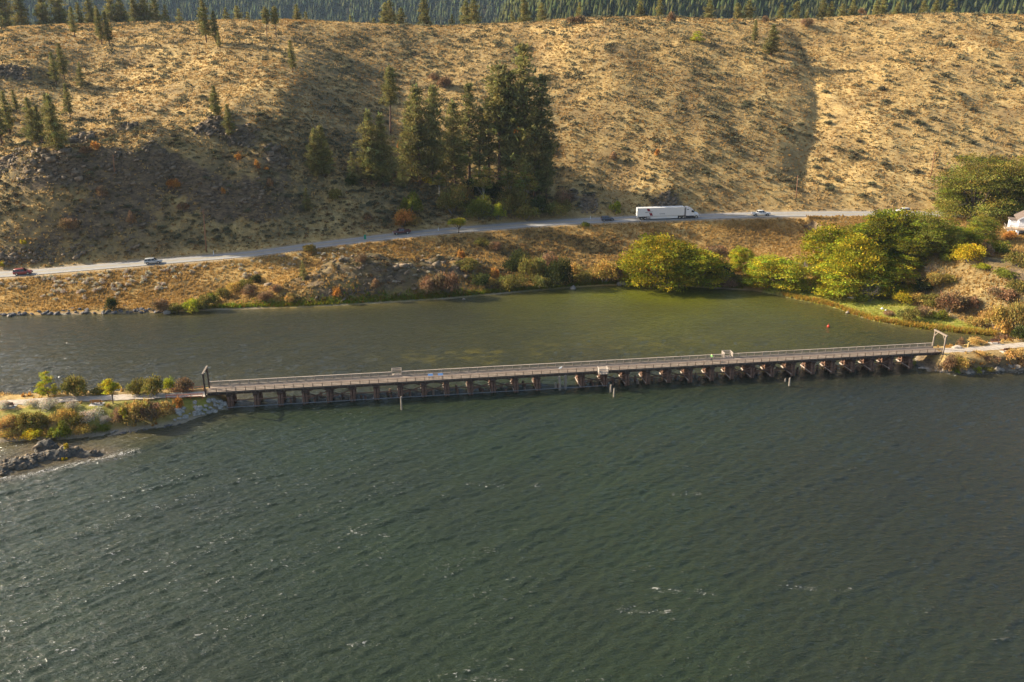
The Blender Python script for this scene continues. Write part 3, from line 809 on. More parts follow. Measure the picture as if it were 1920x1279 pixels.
PINE = {"full": [pine_meshes(s, 0.10, 0.20, 84, 0.62) for s in (1, 2, 3)],
        "mid": [pine_meshes(s, 0.18, 0.155, 72, 0.7) for s in (4, 5, 6)],
        "thin": [pine_meshes(s, 0.20, 0.125, 58, 0.6, M_NEEDLE2) for s in (7, 8)],
        "young": [pine_meshes(s, 0.05, 0.24, 50, 0.85) for s in (9, 10)],
        "high": [pine_meshes(s, 0.45, 0.17, 56, 0.5) for s in (14, 15)]}
BUSH = {}
def bush_of(kind, size):
    k = (kind, size)
    if k not in BUSH:
        n, lobes, leaf = {"s": (650, 8, 0.145), "m": (1900, 14, 0.088), "l": (4600, 24, 0.058)}[size]
        s0 = sum(map(ord, kind)) + len(size) * 7
        if kind == "rabbitbrush":
            BUSH[k] = [bush_mesh(s0 + i, "rabbit", n, lobes, leaf * 0.8) for i in range(3)]
        else:
            BUSH[k] = [bush_mesh(s0 + i, kind, n, lobes, leaf) for i in range(2 if size == "l" else 3)]
    return BUSH[k]
def place(px, by, ty, y0=112.0):
    p = hit(px, by, y0)
    ht = at_y(px, ty, p[1])[2] - p[2]
    depth = p[1] * CP - (p[2] - CAM_H) * SP
    return p, max(ht, 0.4), FPX / depth
def pine(px, by, ty, kind, label, group=None, wide=1.0, loc=None, name="pine_tree"):
    if loc is None: p, ht, k = place(px, by, ty)
    else: p, ht = loc
    i = int(px * 7 + by) % len(PINE[kind])
    tm, cm, h0 = PINE[kind][i]
    s = ht / h0
    t = thing(name, label, "pine tree", (p[0], p[1], p[2] - 0.15), (px * 1.7) % 6.28, group, (s * wide, s * wide, s))
    link("trunk", tm, t); link("crown", cm, t)
    return t
def bush(px, by, ty, wpx, kind, label, cat="shrub", group=None, name="shrub", size=None, y0=112.0):
    p, ht, k = place(px, by, ty, y0)
    w = wpx / k
    sz = size or ("s" if wpx < 24 else "m" if wpx < 60 else "l")
    ms = bush_of(kind, sz)
    return link(name, ms[int(px * 3 + by) % len(ms)], None, (p[0], p[1], p[2] - 0.08), (0, 0, (px * 2.3) % 6.28), (w / 2, w / 2, ht * 1.05), None, label, cat, group)
TREES = {}
def tree(px, by, ty, wpx, key, label, name, cat="tree", group=None, y0=112.0, p=None):
    if p is None: p, ht, k = place(px, by, ty, y0)
    else:
        p, ht, k = p[0], p[1], p[2]
    tm, cm, h0, w0 = TREES[key]
    w = wpx / k
    t = thing(name, label, cat, (p[0], p[1], p[2] - 0.1), (px * 0.37) % 0.9, group, (w / w0, w / w0, ht / h0))
    link("trunk", tm, t); link("crown", cm, t)
    return t
# ------------------------------------------------------------------ far mountain and woods behind the ridge
def far_land():
    m, nt, b = mat_new("forested mountain")
    tc = N(nt, "ShaderNodeTexCoord").outputs["Object"]
    f = noise(nt, 0.012, 6, 0.7, tc); f2 = noise(nt, 0.1, 4, 0.7, tc)
    c = ramp(nt, f2, [(0.3, (0.03, 0.036, 0.02)), (0.7, (0.075, 0.078, 0.036))])
    c = mix(nt, ramp(nt, f, [(0.56, (0, 0, 0)), (0.66, (1, 1, 1))]), c, (0.20, 0.15, 0.085))
    nt.links.new(c, b.inputs["Base Color"]); b.inputs["Roughness"].default_value = 1.0; b.inputs["Specular IOR Level"].default_value = 0.05
    def h(x, y):
        mid = -40 + 260 * sstep((y - 640) / 620) * sstep((x + 150) / 260)
        far = -40 + 400 * sstep((y - 1050) / 1300)
        return np.maximum(mid, far) + 22 * fbm(x, y, 260, 4, off=90) * sstep((y - 620) / 300)
    me = grid_mesh("mountain", np.arange(-2300, 2301, 40.0), np.concatenate([[538], np.arange(570, 3400, 40.0)]), h, lambda x, y, z: np.zeros((len(x), 4)), m)
    link("mountain", me, kind="structure")
    g = np.random.default_rng(33)
    def woods(name, n, x0, x1, y0, y1, hmin, hmax, mat, label):
        P = np.stack([g.uniform(x0, x1, n * 5), g.uniform(y0, y1, n * 5)], 1)
        z = h(P[:, 0], P[:, 1])
        el = (z - CAM_H) / P[:, 1]
        dens = vnoise(P[:, 0] / 70, P[:, 1] / 70)
        ok = (el > 0.0) & (el < 0.085) & (np.abs(P[:, 0]) < P[:, 1] * 0.74) & (dens > 0.15)
        P, z = P[ok][:n], z[ok][:n]
        n = len(P); hts = g.uniform(hmin, hmax, n); r = hts * g.uniform(0.15, 0.26, n)
        vb = VB(); k = 6
        for lo, hi, rr in ((0.08, 0.55, 1.0), (0.3, 0.78, 0.75), (0.55, 1.0, 0.5)):
            a = np.arange(k) * 2 * math.pi / k
            ang = a[None] + g.uniform(0, 6.28, (n, 1)); rad = r[:, None] * rr * g.uniform(0.65, 1.25, (n, k))
            ring = np.stack([P[:, :1] + rad * np.cos(ang), P[:, 1:2] + rad * np.sin(ang), z[:, None] + hts[:, None] * (lo + 0.06 * g.normal(size=(n, k)))], -1)
            tip = np.stack([P[:, 0], P[:, 1], z + hts * hi], -1)[:, None]
            V = np.concatenate([ring, tip], 1).reshape(-1, 3)
            b_ = (np.arange(n) * (k + 1))[:, None]
            F = np.stack([b_ + np.arange(k), b_ + (np.arange(k) + 1) % k, np.broadcast_to(b_ + k, (n, k))], -1).reshape(-1, 3)
            vb.add(V, F, np.repeat(np.clip(g.normal(1, 0.38, (n, 1)), 0.4, 1.8) * g.uniform([0.85, 0.95, 0.8], [1.2, 1.05, 1.05], (n, 3)), k + 1, 0))
        link(name, vb.mesh(name, mat), kind="stuff", label=label, cat="forest")
    woods("conifer_forest", 5600, -150, 900, 700, 1150, 8, 26, leafy("forest needles", (0.070, 0.080, 0.030), trans=0.1), "dark green conifer forest on the slope behind the dry ridge")
    woods("conifer_forest", 8500, -1700, 1700, 1250, 2000, 9, 27, leafy("far forest needles", (0.050, 0.060, 0.028), trans=0.1), "hazy blue conifer forest on the far mountain")
far_land()

# ------------------------------------------------------------------ dry grass, reeds
def tufts(name, P, hts, wid, mat, label, blades=4, seed=1, tint=None):
    g = np.random.default_rng(seed); n = len(P)
    V, C = [], []
    tint = np.ones((n, 3)) if tint is None else tint
    for k in range(blades):
        a = g.uniform(0, 6.28, n); o = g.normal(size=(n, 2)) * wid[:, None] * 0.3
        d = np.stack([np.cos(a), np.sin(a)], 1) * wid[:, None] * 0.34
        ln = g.normal(size=(n, 2)) * hts[:, None] * 0.33
        z0 = P[:, 2] - 0.06
        A = np.stack([P[:, 0] + o[:, 0] - d[:, 0], P[:, 1] + o[:, 1] - d[:, 1], z0], 1)
        B = np.stack([P[:, 0] + o[:, 0] + d[:, 0], P[:, 1] + o[:, 1] + d[:, 1], z0], 1)
        T = np.stack([P[:, 0] + o[:, 0] + ln[:, 0], P[:, 1] + o[:, 1] + ln[:, 1], P[:, 2] + hts * g.uniform(0.6, 1.15, n)], 1)
        V.append(np.stack([A, B, T], 1))
        C.append(np.repeat(tint * g.uniform(0.8, 1.2, (n, 1)), 3, 0).reshape(n, 3, 3))
    V = np.concatenate(V).reshape(-1, 3); C = np.concatenate(C).reshape(-1, 3)
    F = np.arange(len(V)).reshape(-1, 3)
    link(name, new_mesh(name, V, F, mat, False, {"tint": C}), kind="stuff", label=label, cat="grass")
def scatter(n, x0, x1, y0, y1, g):
    return g.uniform(x0, x1, n), g.uniform(y0, y1, n)
def grass():
    g = np.random.default_rng(3)
    x, y = scatter(190000, -290, 290, 196, 452, g)
    xb, yb = scatter(95000, -190, 190, 180, 272, g)
    kb = (yb < f_rd(xb) - 4) & (yb > f_sh(xb))
    x, y = np.r_[x, xb[kb]], np.r_[y, yb[kb]]
    keep = np.abs(x) < y * 0.70 + 6
    x, y = x[keep], y[keep]
    w = y - f_sh(x)
    rk = rockmask(x, y); rw = road_w(x, y); lawn = in_poly(x, y, LAWN)
    pn = fbm(x, y, 7, 3, off=77)
    keep = (w > 1.5) & (rk < 0.62 + 0.5 * pn) & (rw < 0.3) & (~lawn) & (g.random(len(x)) < 0.72 + 0.6 * pn)
    x, y = x[keep], y[keep]
    z = H(x, y)
    d = y - f_rd(x)
    bank = (d < -4)
    hts = np.where(bank, g.uniform(0.3, 0.75, len(x)), g.uniform(0.22, 0.62, len(x)))
    wid = np.where(bank, 0.4, 0.75) * g.uniform(0.7, 1.4, len(x))
    f = fbm(x, y, 18, 3, off=78)[:, None]
    dry = np.clip(0.5 + 1.1 * f, 0, 1)
    t = (1 - dry) * np.array([0.72, 0.62, 0.55]) + dry * np.array([1.12, 1.12, 1.22])
    t = np.where(bank[:, None], 0.5 * (t + 0.95) * np.array([0.94, 0.87, 0.73]), t)
    olive = (g.random(len(x)) < np.where(bank, 0.04, 0.13))[:, None]
    t = np.where(olive, np.array([0.42, 0.5, 0.55]), t) * np.where(bank[:, None], g.uniform(0.88, 1.1, (len(x), 1)), g.uniform(0.75, 1.2, (len(x), 1)))
    tufts("dry_grass", np.stack([x, y, z], 1), hts, wid, LEAF["grass"], "dry straw coloured grass covering the hillside and the banks", 4, 4, t)
    x, y = scatter(5200, -112, 120, 118, 182, g)
    z = H_near(x, y)
    left = x < 0
    lawn = in_poly(x, y, [at_z(*p, 2.8)[:2] for p in [(-50, 755), (390, 740), (390, 752), (300, 757), (215, 770), (190, 782), (-50, 778)]])
    path = in_poly(x, y, [at_z(*p, 3.1)[:2] for p in [(-80, 768), (0, 763), (130, 752), (384, 745), (384, 737), (250, 741), (130, 744), (0, 748), (-80, 752)]]) | in_poly(x, y, [at_z(*p, 3.1)[:2] for p in [(1760, 664), (1850, 660), (1960, 650), (1960, 640), (1850, 646), (1760, 652)]])
    bn = np.min([np.hypot(x - q[0], (y - q[1]) * 0.8) for q in (at_z(182, 758, 3), at_z(17, 763, 3), at_z(1886, 660, 3), at_z(1866, 645, 3))], 0) > 2.0
    keep = bn & (z > 0.35) & ~path & ~(lawn & (g.random(len(x)) < 0.8)) & ((x < X_L - 3) | (x > X_R + 1)) & (H(x, y) < z)
    x, y, z = x[keep], y[keep], z[keep]
    t = np.array([0.95, 0.88, 0.72]) * g.uniform(0.65, 1.2, (len(x), 1)) * np.where((fbm(x, y, 5, 2, off=9) > 0.15)[:, None], np.array([0.75, 0.62, 0.5]), 1.0)
    tufts("tall_grass", np.stack([x, y, z], 1), g.uniform(0.35, 0.95, len(x)), g.uniform(0.3, 0.8, len(x)), LEAF["grass"], "tall tawny grass along the causeway ends", 6, 6, t)
    # reeds along the beach and the left far shore
    px = g.uniform(1478, 1890, 2600)
    X = np.array([at_z(p, 580)[0] for p in px]); X = g.uniform(at_z(1470, 556)[0], 121, 2600)
    off = np.abs(g.normal(0, 0.9, 2600)) + 0.25
    Y = f_sh(X) + off
    tufts("reeds", np.stack([X, Y, H(X, Y)], 1), g.uniform(0.5, 1.15, 2600) * np.interp(X, [70, 85], [0.5, 1]), g.uniform(0.3, 0.6, 2600), LEAF["reed"], "golden reeds fringing the grassy beach", 5, 8, g.uniform(0.75, 1.2, (2600, 3)) * [1.05, 0.92, 0.8])
    X = g.uniform(-83, 66, 4200); Y = f_sh(X) + 0.8 + np.abs(g.normal(0, 1.0, 4200))
    lim = np.where(X < -35, 1.0, 0.75)[:, None]
    tufts("shore_weeds", np.stack([X, Y, H(X, Y)], 1), g.uniform(0.3, 0.8, 4200), g.uniform(0.3, 0.7, 4200), LEAF["lime"], "low green weeds along the far waterline", 4, 9, g.uniform(0.5, 1.1, (4200, 3)) * [0.9, 0.85, 1.0] * lim)
    n = 5200
    X, Y = g.uniform(60, 122, n), g.uniform(176, 228, n)
    k = in_poly(X, Y, LAWN); X, Y = X[k], Y[k]
    tufts("lawn_grass", np.stack([X, Y, H(X, Y)], 1), g.uniform(0.08, 0.26, len(X)), g.uniform(0.4, 0.8, len(X)), LEAF["lawn"], "short green grass of the little beach lawn", 4, 10, g.uniform(0.6, 1.5, (len(X), 1)) * [1.1, 1, 0.9])
grass()
# ------------------------------------------------------------------ pines
ORD = "first second third fourth fifth sixth seventh eighth ninth tenth eleventh twelfth thirteenth fourteenth fifteenth sixteenth seventeenth eighteenth nineteenth twentieth".split()
TENS = {20: "twenty", 30: "thirty", 40: "forty", 50: "fifty"}
def ordinal(i):
    if i <= 20: return ORD[i - 1]
    t, u = i // 10 * 10, i % 10
    return TENS[t] + ("-" + ORD[u - 1] if u else "") if u else {30: "thirtieth", 40: "fortieth", 50: "fiftieth"}[t]
# behind the crest: photo column, top row, kind
SKY_P = [(8, -40, "full"), (40, -30, "mid"), (83, -14, "full"), (114, -18, "full"), (150, 4, "mid"), (172, -6, "full"), (183, 10, "mid"), (212, -12, "full"), (232, -4, "full"), (254, -8, "full"), (272, -10, "full"),
         (293, -10, "mid"), (312, 8, "young"), (337, 16, "young"), (424, 14, "young"), (446, 10, "full"), (466, 22, "young"), (558, 8, "full"), (574, 22, "young"), (658, 28, "young"), (700, 34, "young"), (721, 4, "full"), (731, 0, "full"), (753, 14, "full"), (796, -4, "full"),
         (847, 26, "young"), (873, 0, "full"), (888, -4, "full"), (960, 20, "young"), (985, -2, "full"), (1016, 4, "full"), (1086, 4, "mid"), (1198, 0, "full"), (1236, -4, "mid"), (1329, 0, "full"), (1384, 5, "full"), (1401, 0, "full"), (1463, 4, "mid"), (1489, 2, "full"), (1512, 16, "young"),
         (1540, -2, "full"), (1556, 2, "full"), (1577, 6, "full"), (1596, 0, "full"), (1640, 0, "full"), (1652, -4, "full"), (1678, 2, "full"), (1727, 0, "full"), (1751, -2, "full"), (1778, 0, "full")]
for i, (px, ty, kd) in enumerate(SKY_P):
    u = (px - 960) / FPX
    yy = 445 + (px * 37 % 17)
    x = at_y(px, 40, yy)[0]
    yy = f_gy(x) + 14 + (px * 37 % 18)
    x = at_y(px, 40, yy)[0]
    z = float(H(x, yy))
    ht = at_y(px, ty, yy)[2] - z
    pine(px, 40, ty, kd, "dark pine rising behind the dry ridge crest, %s from the left" % ordinal(i + 1), "pines standing along the skyline behind the ridge", 1.3, ((x, yy, z), ht))
HILL_P = [
    (141, 70, 12, "mid", "pine on the upper left slope just below the crest, with bare lower trunk"),
    (192, 84, 16, "mid", "left pine of the close pair high on the grassy slope"),
    (206, 86, 20, "mid", "right pine of the close pair high on the grassy slope"),
    (388, 80, -6, "mid", "tall pine with long bare trunk near the crest, beside a shorter pine"),
    (406, 83, 20, "mid", "shorter pine right beside the tall bare-trunked pine near the crest"),
    (411, 88, 58, "young", "small bright green pine sapling at the foot of the crest pair"),
    (501, 70, 12, "high", "flat topped pine near the crest, left of two"),
    (518, 70, 12, "high", "flat topped pine near the crest, right of two"),
    (549, 136, 75, "mid", "lone pine on the open slope below the crest"),
    (107, 161, 97, "mid", "pine with thin crown left of the tall pair on the left slope"),
    (121, 149, 80, "mid", "tallest pine of the trio on the left slope"),
    (154, 162, 116, "young", "small pine standing right of the trio on the left slope"),
    (5, 273, 162, "mid", "pine at the left picture edge above the rocks"),
    (19, 253, 170, "mid", "slim pine just right of the one at the left picture edge"),
    (32, 212, 168, "mid", "distant small pine behind the left edge cluster"),
    (66, 270, 182, "full", "broad grey green pine in the left cluster above the rocks"),
    (79, 270, 196, "mid", "pine hidden partly behind the broad pine of the left cluster"),
    (97, 248, 176, "mid", "pine in the middle of the left cluster"),
    (110, 284, 178, "full", "tall dark pine at the right of the left cluster, shaded at its foot"),
    (133, 222, 156, "mid", "pine with a clean trunk standing alone uphill of the left cluster"),
    (407, 220, 160, "full", "upper pine of two on the middle left slope"),
    (433, 263, 194, "mid", "lower pine of two on the middle left slope, above a rock ledge"),
    (592, 334, 240, "full", "left crown of the bright twin pines on the shaded slope"),
    (609, 332, 234, "full", "right crown of the bright twin pines on the shaded slope"),
    (577, 397, 352, "young", "young light green pine below the twin pines"),
    (662, 345, 284, "young", "small dark pine left of the pine grove"),
    (733, 250, 124, "high", "pine with bare reddish trunk behind the left end of the grove"),
    (697, 345, 208, "full", "leftmost big pine of the grove, sunlit on its left"),
    (719, 350, 214, "full", "second big pine of the grove, against the leftmost"),
    (755, 352, 290, "young", "small bushy pine between the first pair and the grove's main pines"),
    (771, 330, 188, "mid", "pine behind the tall pair of the grove's left half"),
    (787, 345, 162, "full", "tall pine of the grove's left half, left of the pair"),
    (812, 345, 160, "mid", "tall pine of the grove's left half with red trunk showing at its foot"),
    (853, 345, 190, "full", "broad bright pine in the middle of the grove"),
    (880, 335, 154, "thin", "slender pine rising behind the broad one in mid grove"),
    (899, 340, 200, "thin", "dark pine in the shade right of mid grove"),
    (917, 335, 186, "thin", "thin dark pine beside the bare tall trunk of the grove"),
    (935, 345, 120, "high", "slender tall pine with long bare trunk in the grove"),
    (953, 340, 178, "thin", "thin pine right of the slender bare-trunked one"),
    (962, 345, 136, "mid", "pine leaning on the grove's tallest from the left"),
    (981, 355, 82, "mid", "tallest pine of the grove"),
    (1001, 370, 198, "full", "broad lower pine in front of the tallest one"),
    (1014, 362, 140, "thin", "dark narrow pine at the right side of the grove"),
    (1024, 372, 250, "thin", "short dark pine at the grove's right edge"),
    (1414, 84, 36, "mid", "slim pine at the head of the dry gulch"),
    (1445, 104, 46, "full", "broad dark pine at the head of the dry gulch"),
    (570, 526, 488, "young", "little dark pine on the rocky knoll by the shore"),
]
for px, by, ty, kd, lab in HILL_P:
    pine(px, by, ty, kd, lab, wide=1.75 if px == 1445 else 1.12)
# ------------------------------------------------------------------ sagebrush, rabbitbrush
def brush():
    g = np.random.default_rng(19)
    n = 17000
    x, y = scatter(n, -280, 285, 235, 440, g)
    d = y - f_rd(x)
    den = np.where((d < 60) & (x < 25), 1.0, np.interp(x, [-250, -80, 20, 90, 130, 280], [0.35, 0.45, 0.55, 0.5, 0.24, 0.24])) * (0.55 + 0.9 * (vnoise(x / 14, y / 14) > 0.45))
    k = (np.abs(x) < y * 0.68 + 3) & (d > 9) & (g.random(n) < den) & (rockmask(x, y) < 0.7)
    x, y = x[k][:5200], y[k][:5200]
    z = H(x, y); n = len(x)
    w = g.uniform(0.7, 1.7, n) * np.interp(x, [60, 120], [1.0, 1.2]); h = w * g.uniform(0.55, 0.95, n)
    order = np.argsort(-(w / y))
    ms = bush_of("sage", "s")
    for j in order[:300]:
        link("sagebrush", ms[j % 3], None, (x[j], y[j], z[j] - 0.08), (0, 0, g.uniform(0, 6.28)), (w[j], w[j], h[j]), None, "grey green sagebrush clump on the dry grass hillside", "bush", "sagebrush clumps on the hillside")
    rest = order[300:]
    # dense low scrub on the knoll and the shore slope
    kx, ky = scatter(7500, -62, 36, 195, 262, g)
    ux, uy = scatter(9000, -170, 10, 222, 300, g)
    ud = uy - f_rd(ux); uk = (ud > 7) & (ud < 52) & (np.abs(ux) < uy * 0.68) & (g.random(len(ux)) < 0.35 + 0.8 * sstep((fbm(ux, uy, 9, 2, off=32) + 0.2) / 0.4))
    ux, uy = ux[uk], uy[uk]
    dk = ky - f_rd(kx); wk = ky - f_sh(kx)
    kk = (dk < -7) & (wk > 2.0) & (g.random(len(kx)) < 0.4 + 0.7 * sstep((fbm(kx, ky, 9, 2, off=31) + 0.25) / 0.5))
    kx, ky = np.r_[kx[kk], ux], np.r_[ky[kk], uy]; kz = H(kx, ky); kw = g.uniform(0.3, 0.8, len(kx))
    n0 = n; x, y, z = np.r_[x, kx], np.r_[y, ky], np.r_[z, kz]; w, h = np.r_[w, kw], np.r_[h, kw * g.uniform(0.7, 1.1, len(kx))]
    rest = np.r_[rest, np.arange(n0, len(x))]
    vb = VB()
    for mi in range(3):
        gg = np.random.default_rng(80 + mi)
        m = 30
        dd = unit(gg.normal(size=(m, 3))); dd[:, 2] = np.abs(dd[:, 2])
        Pv = dd * gg.uniform(0.55, 1.0, (m, 1)) * [1, 1, 0.95]
        V0, F0 = cards(Pv, 0.55, 0.36, gg, 0.4, dirs=dd)
        idx = rest[mi::3]; q = len(idx)
        sc = np.stack([w[idx], w[idx], h[idx]], 1)[:, None]
        V = V0[None] * sc + np.stack([x[idx], y[idx], z[idx]], 1)[:, None]
        F = F0[None] + (np.arange(q) * len(V0))[:, None, None]
        C = np.repeat(g.uniform(0.6, 1.25, (q, 1, 1)) * np.where((idx >= n0)[:, None, None], np.where(g.random((q, 1, 1)) < 0.3, [1.5, 0.95, 0.7], [1.0, 0.9, 0.8]), 1.0), len(V0), 1) * gg.uniform(0.7, 1.25, (1, len(V0), 1))
        vb.add(V.reshape(-1, 3), F.reshape(-1, 4), C.reshape(-1, 3))
    link("sagebrush_cover", vb.mesh("sagebrush cover", LEAF["sage"]), kind="stuff", label="smaller sagebrush and low scrub scattered over the dry hillside and the knoll", cat="brush")
    # rabbitbrush on the roadside bank, left
    pts = []
    for _ in range(2000):
        px = g.uniform(0, 330) if g.random() < 0.75 else g.uniform(330, 660)
        top = np.interp(px, [0, 330, 660], [522, 498, 462]); q = g.random() ** 1.5
        py = top + 4 + q * np.interp(px, [0, 200, 330, 660], [40, 52, 40, 26])
        if vnoise(np.array([px / 22.0]), np.array([py / 12.0]))[0] < 0.45: continue
        if all(abs(px - a) > 5 or abs(py - b) > 3.5 for a, b in pts): pts.append((px, py))
        if len(pts) >= 135: break
    ms = bush_of("rabbitbrush", "s")
    for j, (px, py) in enumerate(pts):
        p = hit(px, py)
        if abs(p[1] - f_rd(p[0])) < 5.5: continue
        s = g.uniform(0.5, 0.95)
        link("rabbitbrush", ms[j % 3], None, (p[0], p[1], p[2] - 0.06), (0, 0, g.uniform(0, 6.28)), (s, s, s * g.uniform(1.3, 1.7)), None, "pale seed-headed rabbitbrush on the roadside bank", "bush", "rabbitbrush on the bank below the highway")
    # pale tufts on the knoll top and on the causeway
    for j in range(46):
        px, py = g.uniform(640, 830), g.uniform(464, 530)
        p = hit(px, py)
        if abs(p[1] - f_rd(p[0])) < 5.5: continue
        s = g.uniform(0.45, 0.85)
        link("rabbitbrush", ms[j % 3], None, (p[0], p[1], p[2] - 0.06), (0, 0, g.uniform(0, 6.28)), (s, s, s), None, "small pale rabbitbrush on the rocky knoll by the shore", "bush", "rabbitbrush on the knoll")
brush()
# ------------------------------------------------------------------ broadleaf trees
TREES["walnut_wide"] = tree_meshes(21, "walnut", 9.0, 15.0, 0.03, 230, 76, 0.29, shape=1.0, mixk="yellow", mixf=0.22)
TREES["walnut"] = tree_meshes(22, "walnut", 10.0, 10.0, 0.04, 170, 87, 0.28, mixk="lime", mixf=0.3)
TREES["yellow_walnut"] = tree_meshes(23, "lime", 8.0, 10.0, 0.03, 160, 87, 0.27, mixk="yellow", mixf=0.35)
TREES["dark_walnut"] = tree_meshes(24, "walnut", 11.0, 11.0, 0.05, 170, 87, 0.28, mixk="green", mixf=0.6)
TREES["willow"] = tree_meshes(25, "willow", 15.0, 14.0, 0.06, 210, 106, 0.26, shape=0.9, mixk="olive", mixf=0.25)
TREES["willow_light"] = tree_meshes(26, "willow", 12.0, 9.0, 0.04, 140, 95, 0.24, mixk="lime", mixf=0.35)
TREES["small_yellow"] = tree_meshes(27, "yellow", 5.0, 4.0, 0.28, 46, 76, 0.17, mixk="lime", mixf=0.3)
TREES["small_lime"] = tree_meshes(28, "lime", 5.0, 4.6, 0.08, 50, 76, 0.17, mixk="yellow", mixf=0.3)
TREES["roadside"] = tree_meshes(29, "walnut", 5.0, 6.5, 0.30, 60, 76, 0.19, shape=0.8, mixk="lime", mixf=0.4)
TREES["pink"] = tree_meshes(30, "orange", 6.0, 6.0, 0.15, 44, 41, 0.20, mixk="straw", mixf=0.55)
TREES["aspen"] = tree_meshes(31, "olive", 9.0, 4.0, 0.30, 40, 60, 0.22, bark=M_BIRCH, trs=0.5, mixk="green", mixf=0.4)
BARE = [bare_mesh(61), bare_mesh(62)]
def bare(px, by, ty, wpx, label, name="bare_tree"):
    p, ht, k = place(px, by, ty)
    link(name, BARE[int(px) % 2], None, (p[0], p[1], p[2] - 0.1), (0, 0, px % 6), (wpx / k / 6, wpx / k / 6, ht / 6), None, label, "bare tree")
for a in [
    (1232, 533, 432, 130, "walnut_wide", "big spreading yellow-green walnut at the head of the cove", "walnut_tree"),
    (1300, 534, 455, 95, "walnut", "green walnut crowding the right side of the cove's big spreading walnut", "walnut_tree"),
    (1388, 508, 457, 46, "yellow_walnut", "small rounded yellow walnut alone against the straw embankment", "walnut_tree"),
    (1450, 536, 476, 98, "yellow_walnut", "low golden yellow walnut just left of the grey bare tree", "walnut_tree"),
    (1560, 520, 415, 110, "walnut", "tall walnut with tawny leaves at the left of the thicket below the highway", "walnut_tree"),
    (1615, 505, 405, 100, "dark_walnut", "green walnut at the top of the thicket, hiding the highway edge", "walnut_tree"),
    (1598, 538, 432, 120, "walnut_wide", "layered yellow walnut in the middle of the thicket", "walnut_tree"),
    (1590, 549, 486, 112, "yellow_walnut", "bright yellow walnut at the front of the thicket, above the boats", "walnut_tree"),
    (1662, 548, 480, 80, "walnut", "deep green walnut at the right front of the thicket", "walnut_tree"),
    (1660, 490, 376, 92, "dark_walnut", "dark olive tree at the back of the thicket beside the parked white car", "tree"),
    (1738, 478, 384, 74, "willow_light", "pale green willow between the thicket and the bluff", "willow_tree"),
    (1700, 500, 430, 66, "dark_walnut", "shaded tree in the gap right of the thicket", "tree"),
    (1795, 468, 418, 74, "dark_walnut", "dark green tree under the big willow on the bluff", "tree"),
    (1836, 452, 396, 58, "willow_light", "light green tree just left of the white house", "tree"),
    (1820, 408, 276, 112, "willow", "huge willow beside the highway, left of the pair", "willow_tree"),
    (1868, 408, 280, 104, "willow", "huge willow beside the highway, right of the pair", "willow_tree"),
    (1912, 404, 284, 84, "willow_light", "green tree cut by the right picture edge above the house", "tree"),
    (1766, 476, 414, 60, "willow_light", "yellow-green tree filling the gap left of the bluff's dark green tree", "tree"),
    (1722, 452, 396, 50, "walnut", "rounded green tree at the road edge right of the thicket", "tree"),
    (1780, 404, 330, 60, "willow_light", "smaller willow leaning left from the huge pair", "willow_tree"),
    (1692, 548, 496, 48, "pink", "small tree with sparse pinkish orange leaves right of the thicket", "tree"),
    (860, 437, 407, 38, "roadside", "little umbrella-shaped yellow-green tree on the near road verge", "tree"),
    (212, 757, 705, 37, "small_yellow", "bright yellow little tree standing by the causeway path", "tree"),
    (90, 743, 690, 40, "small_lime", "yellow-green round tree on the lake edge left of the path", "tree"),
    (238, 799, 757, 17, "small_yellow", "slim bright yellow sapling at the causeway foot", "sapling"),
    (1306, 79, 55, 28, "small_lime", "single light green tree high on the dry slope", "tree"),
    (905, 392, 300, 40, "aspen", "white-stemmed aspen in the shade under the grove, leftmost", "aspen_tree"),
    (955, 385, 305, 42, "aspen", "white-stemmed aspen in the middle below the grove", "aspen_tree"),
    (985, 392, 312, 44, "aspen", "white-stemmed aspen right of the others below the grove", "aspen_tree"),
    (823, 372, 316, 26, "aspen", "pale grey-green aspen at the foot of the grove's left half", "aspen_tree"),
]:
    px, by, ty, w, key, lab, nm = a
    if px > 1200 and w > 60: w *= 1.2
    tree(px, by, ty, w, key, lab, nm)
bare(1503, 534, 472, 46, "grey leafless tree between the two yellow walnuts")
bare(1630, 566, 512, 40, "grey leafless tree in front of the green walnut by the lawn")
bare(1742, 520, 478, 30, "thin bare saplings at the shaded foot of the bluff", "bare_sapling")
bare(104, 741, 684, 26, "leafless twiggy bush behind the yellow-green lakeside tree", "bare_bush")
bare(588, 66, 40, 12, "dead snag standing near the crest")
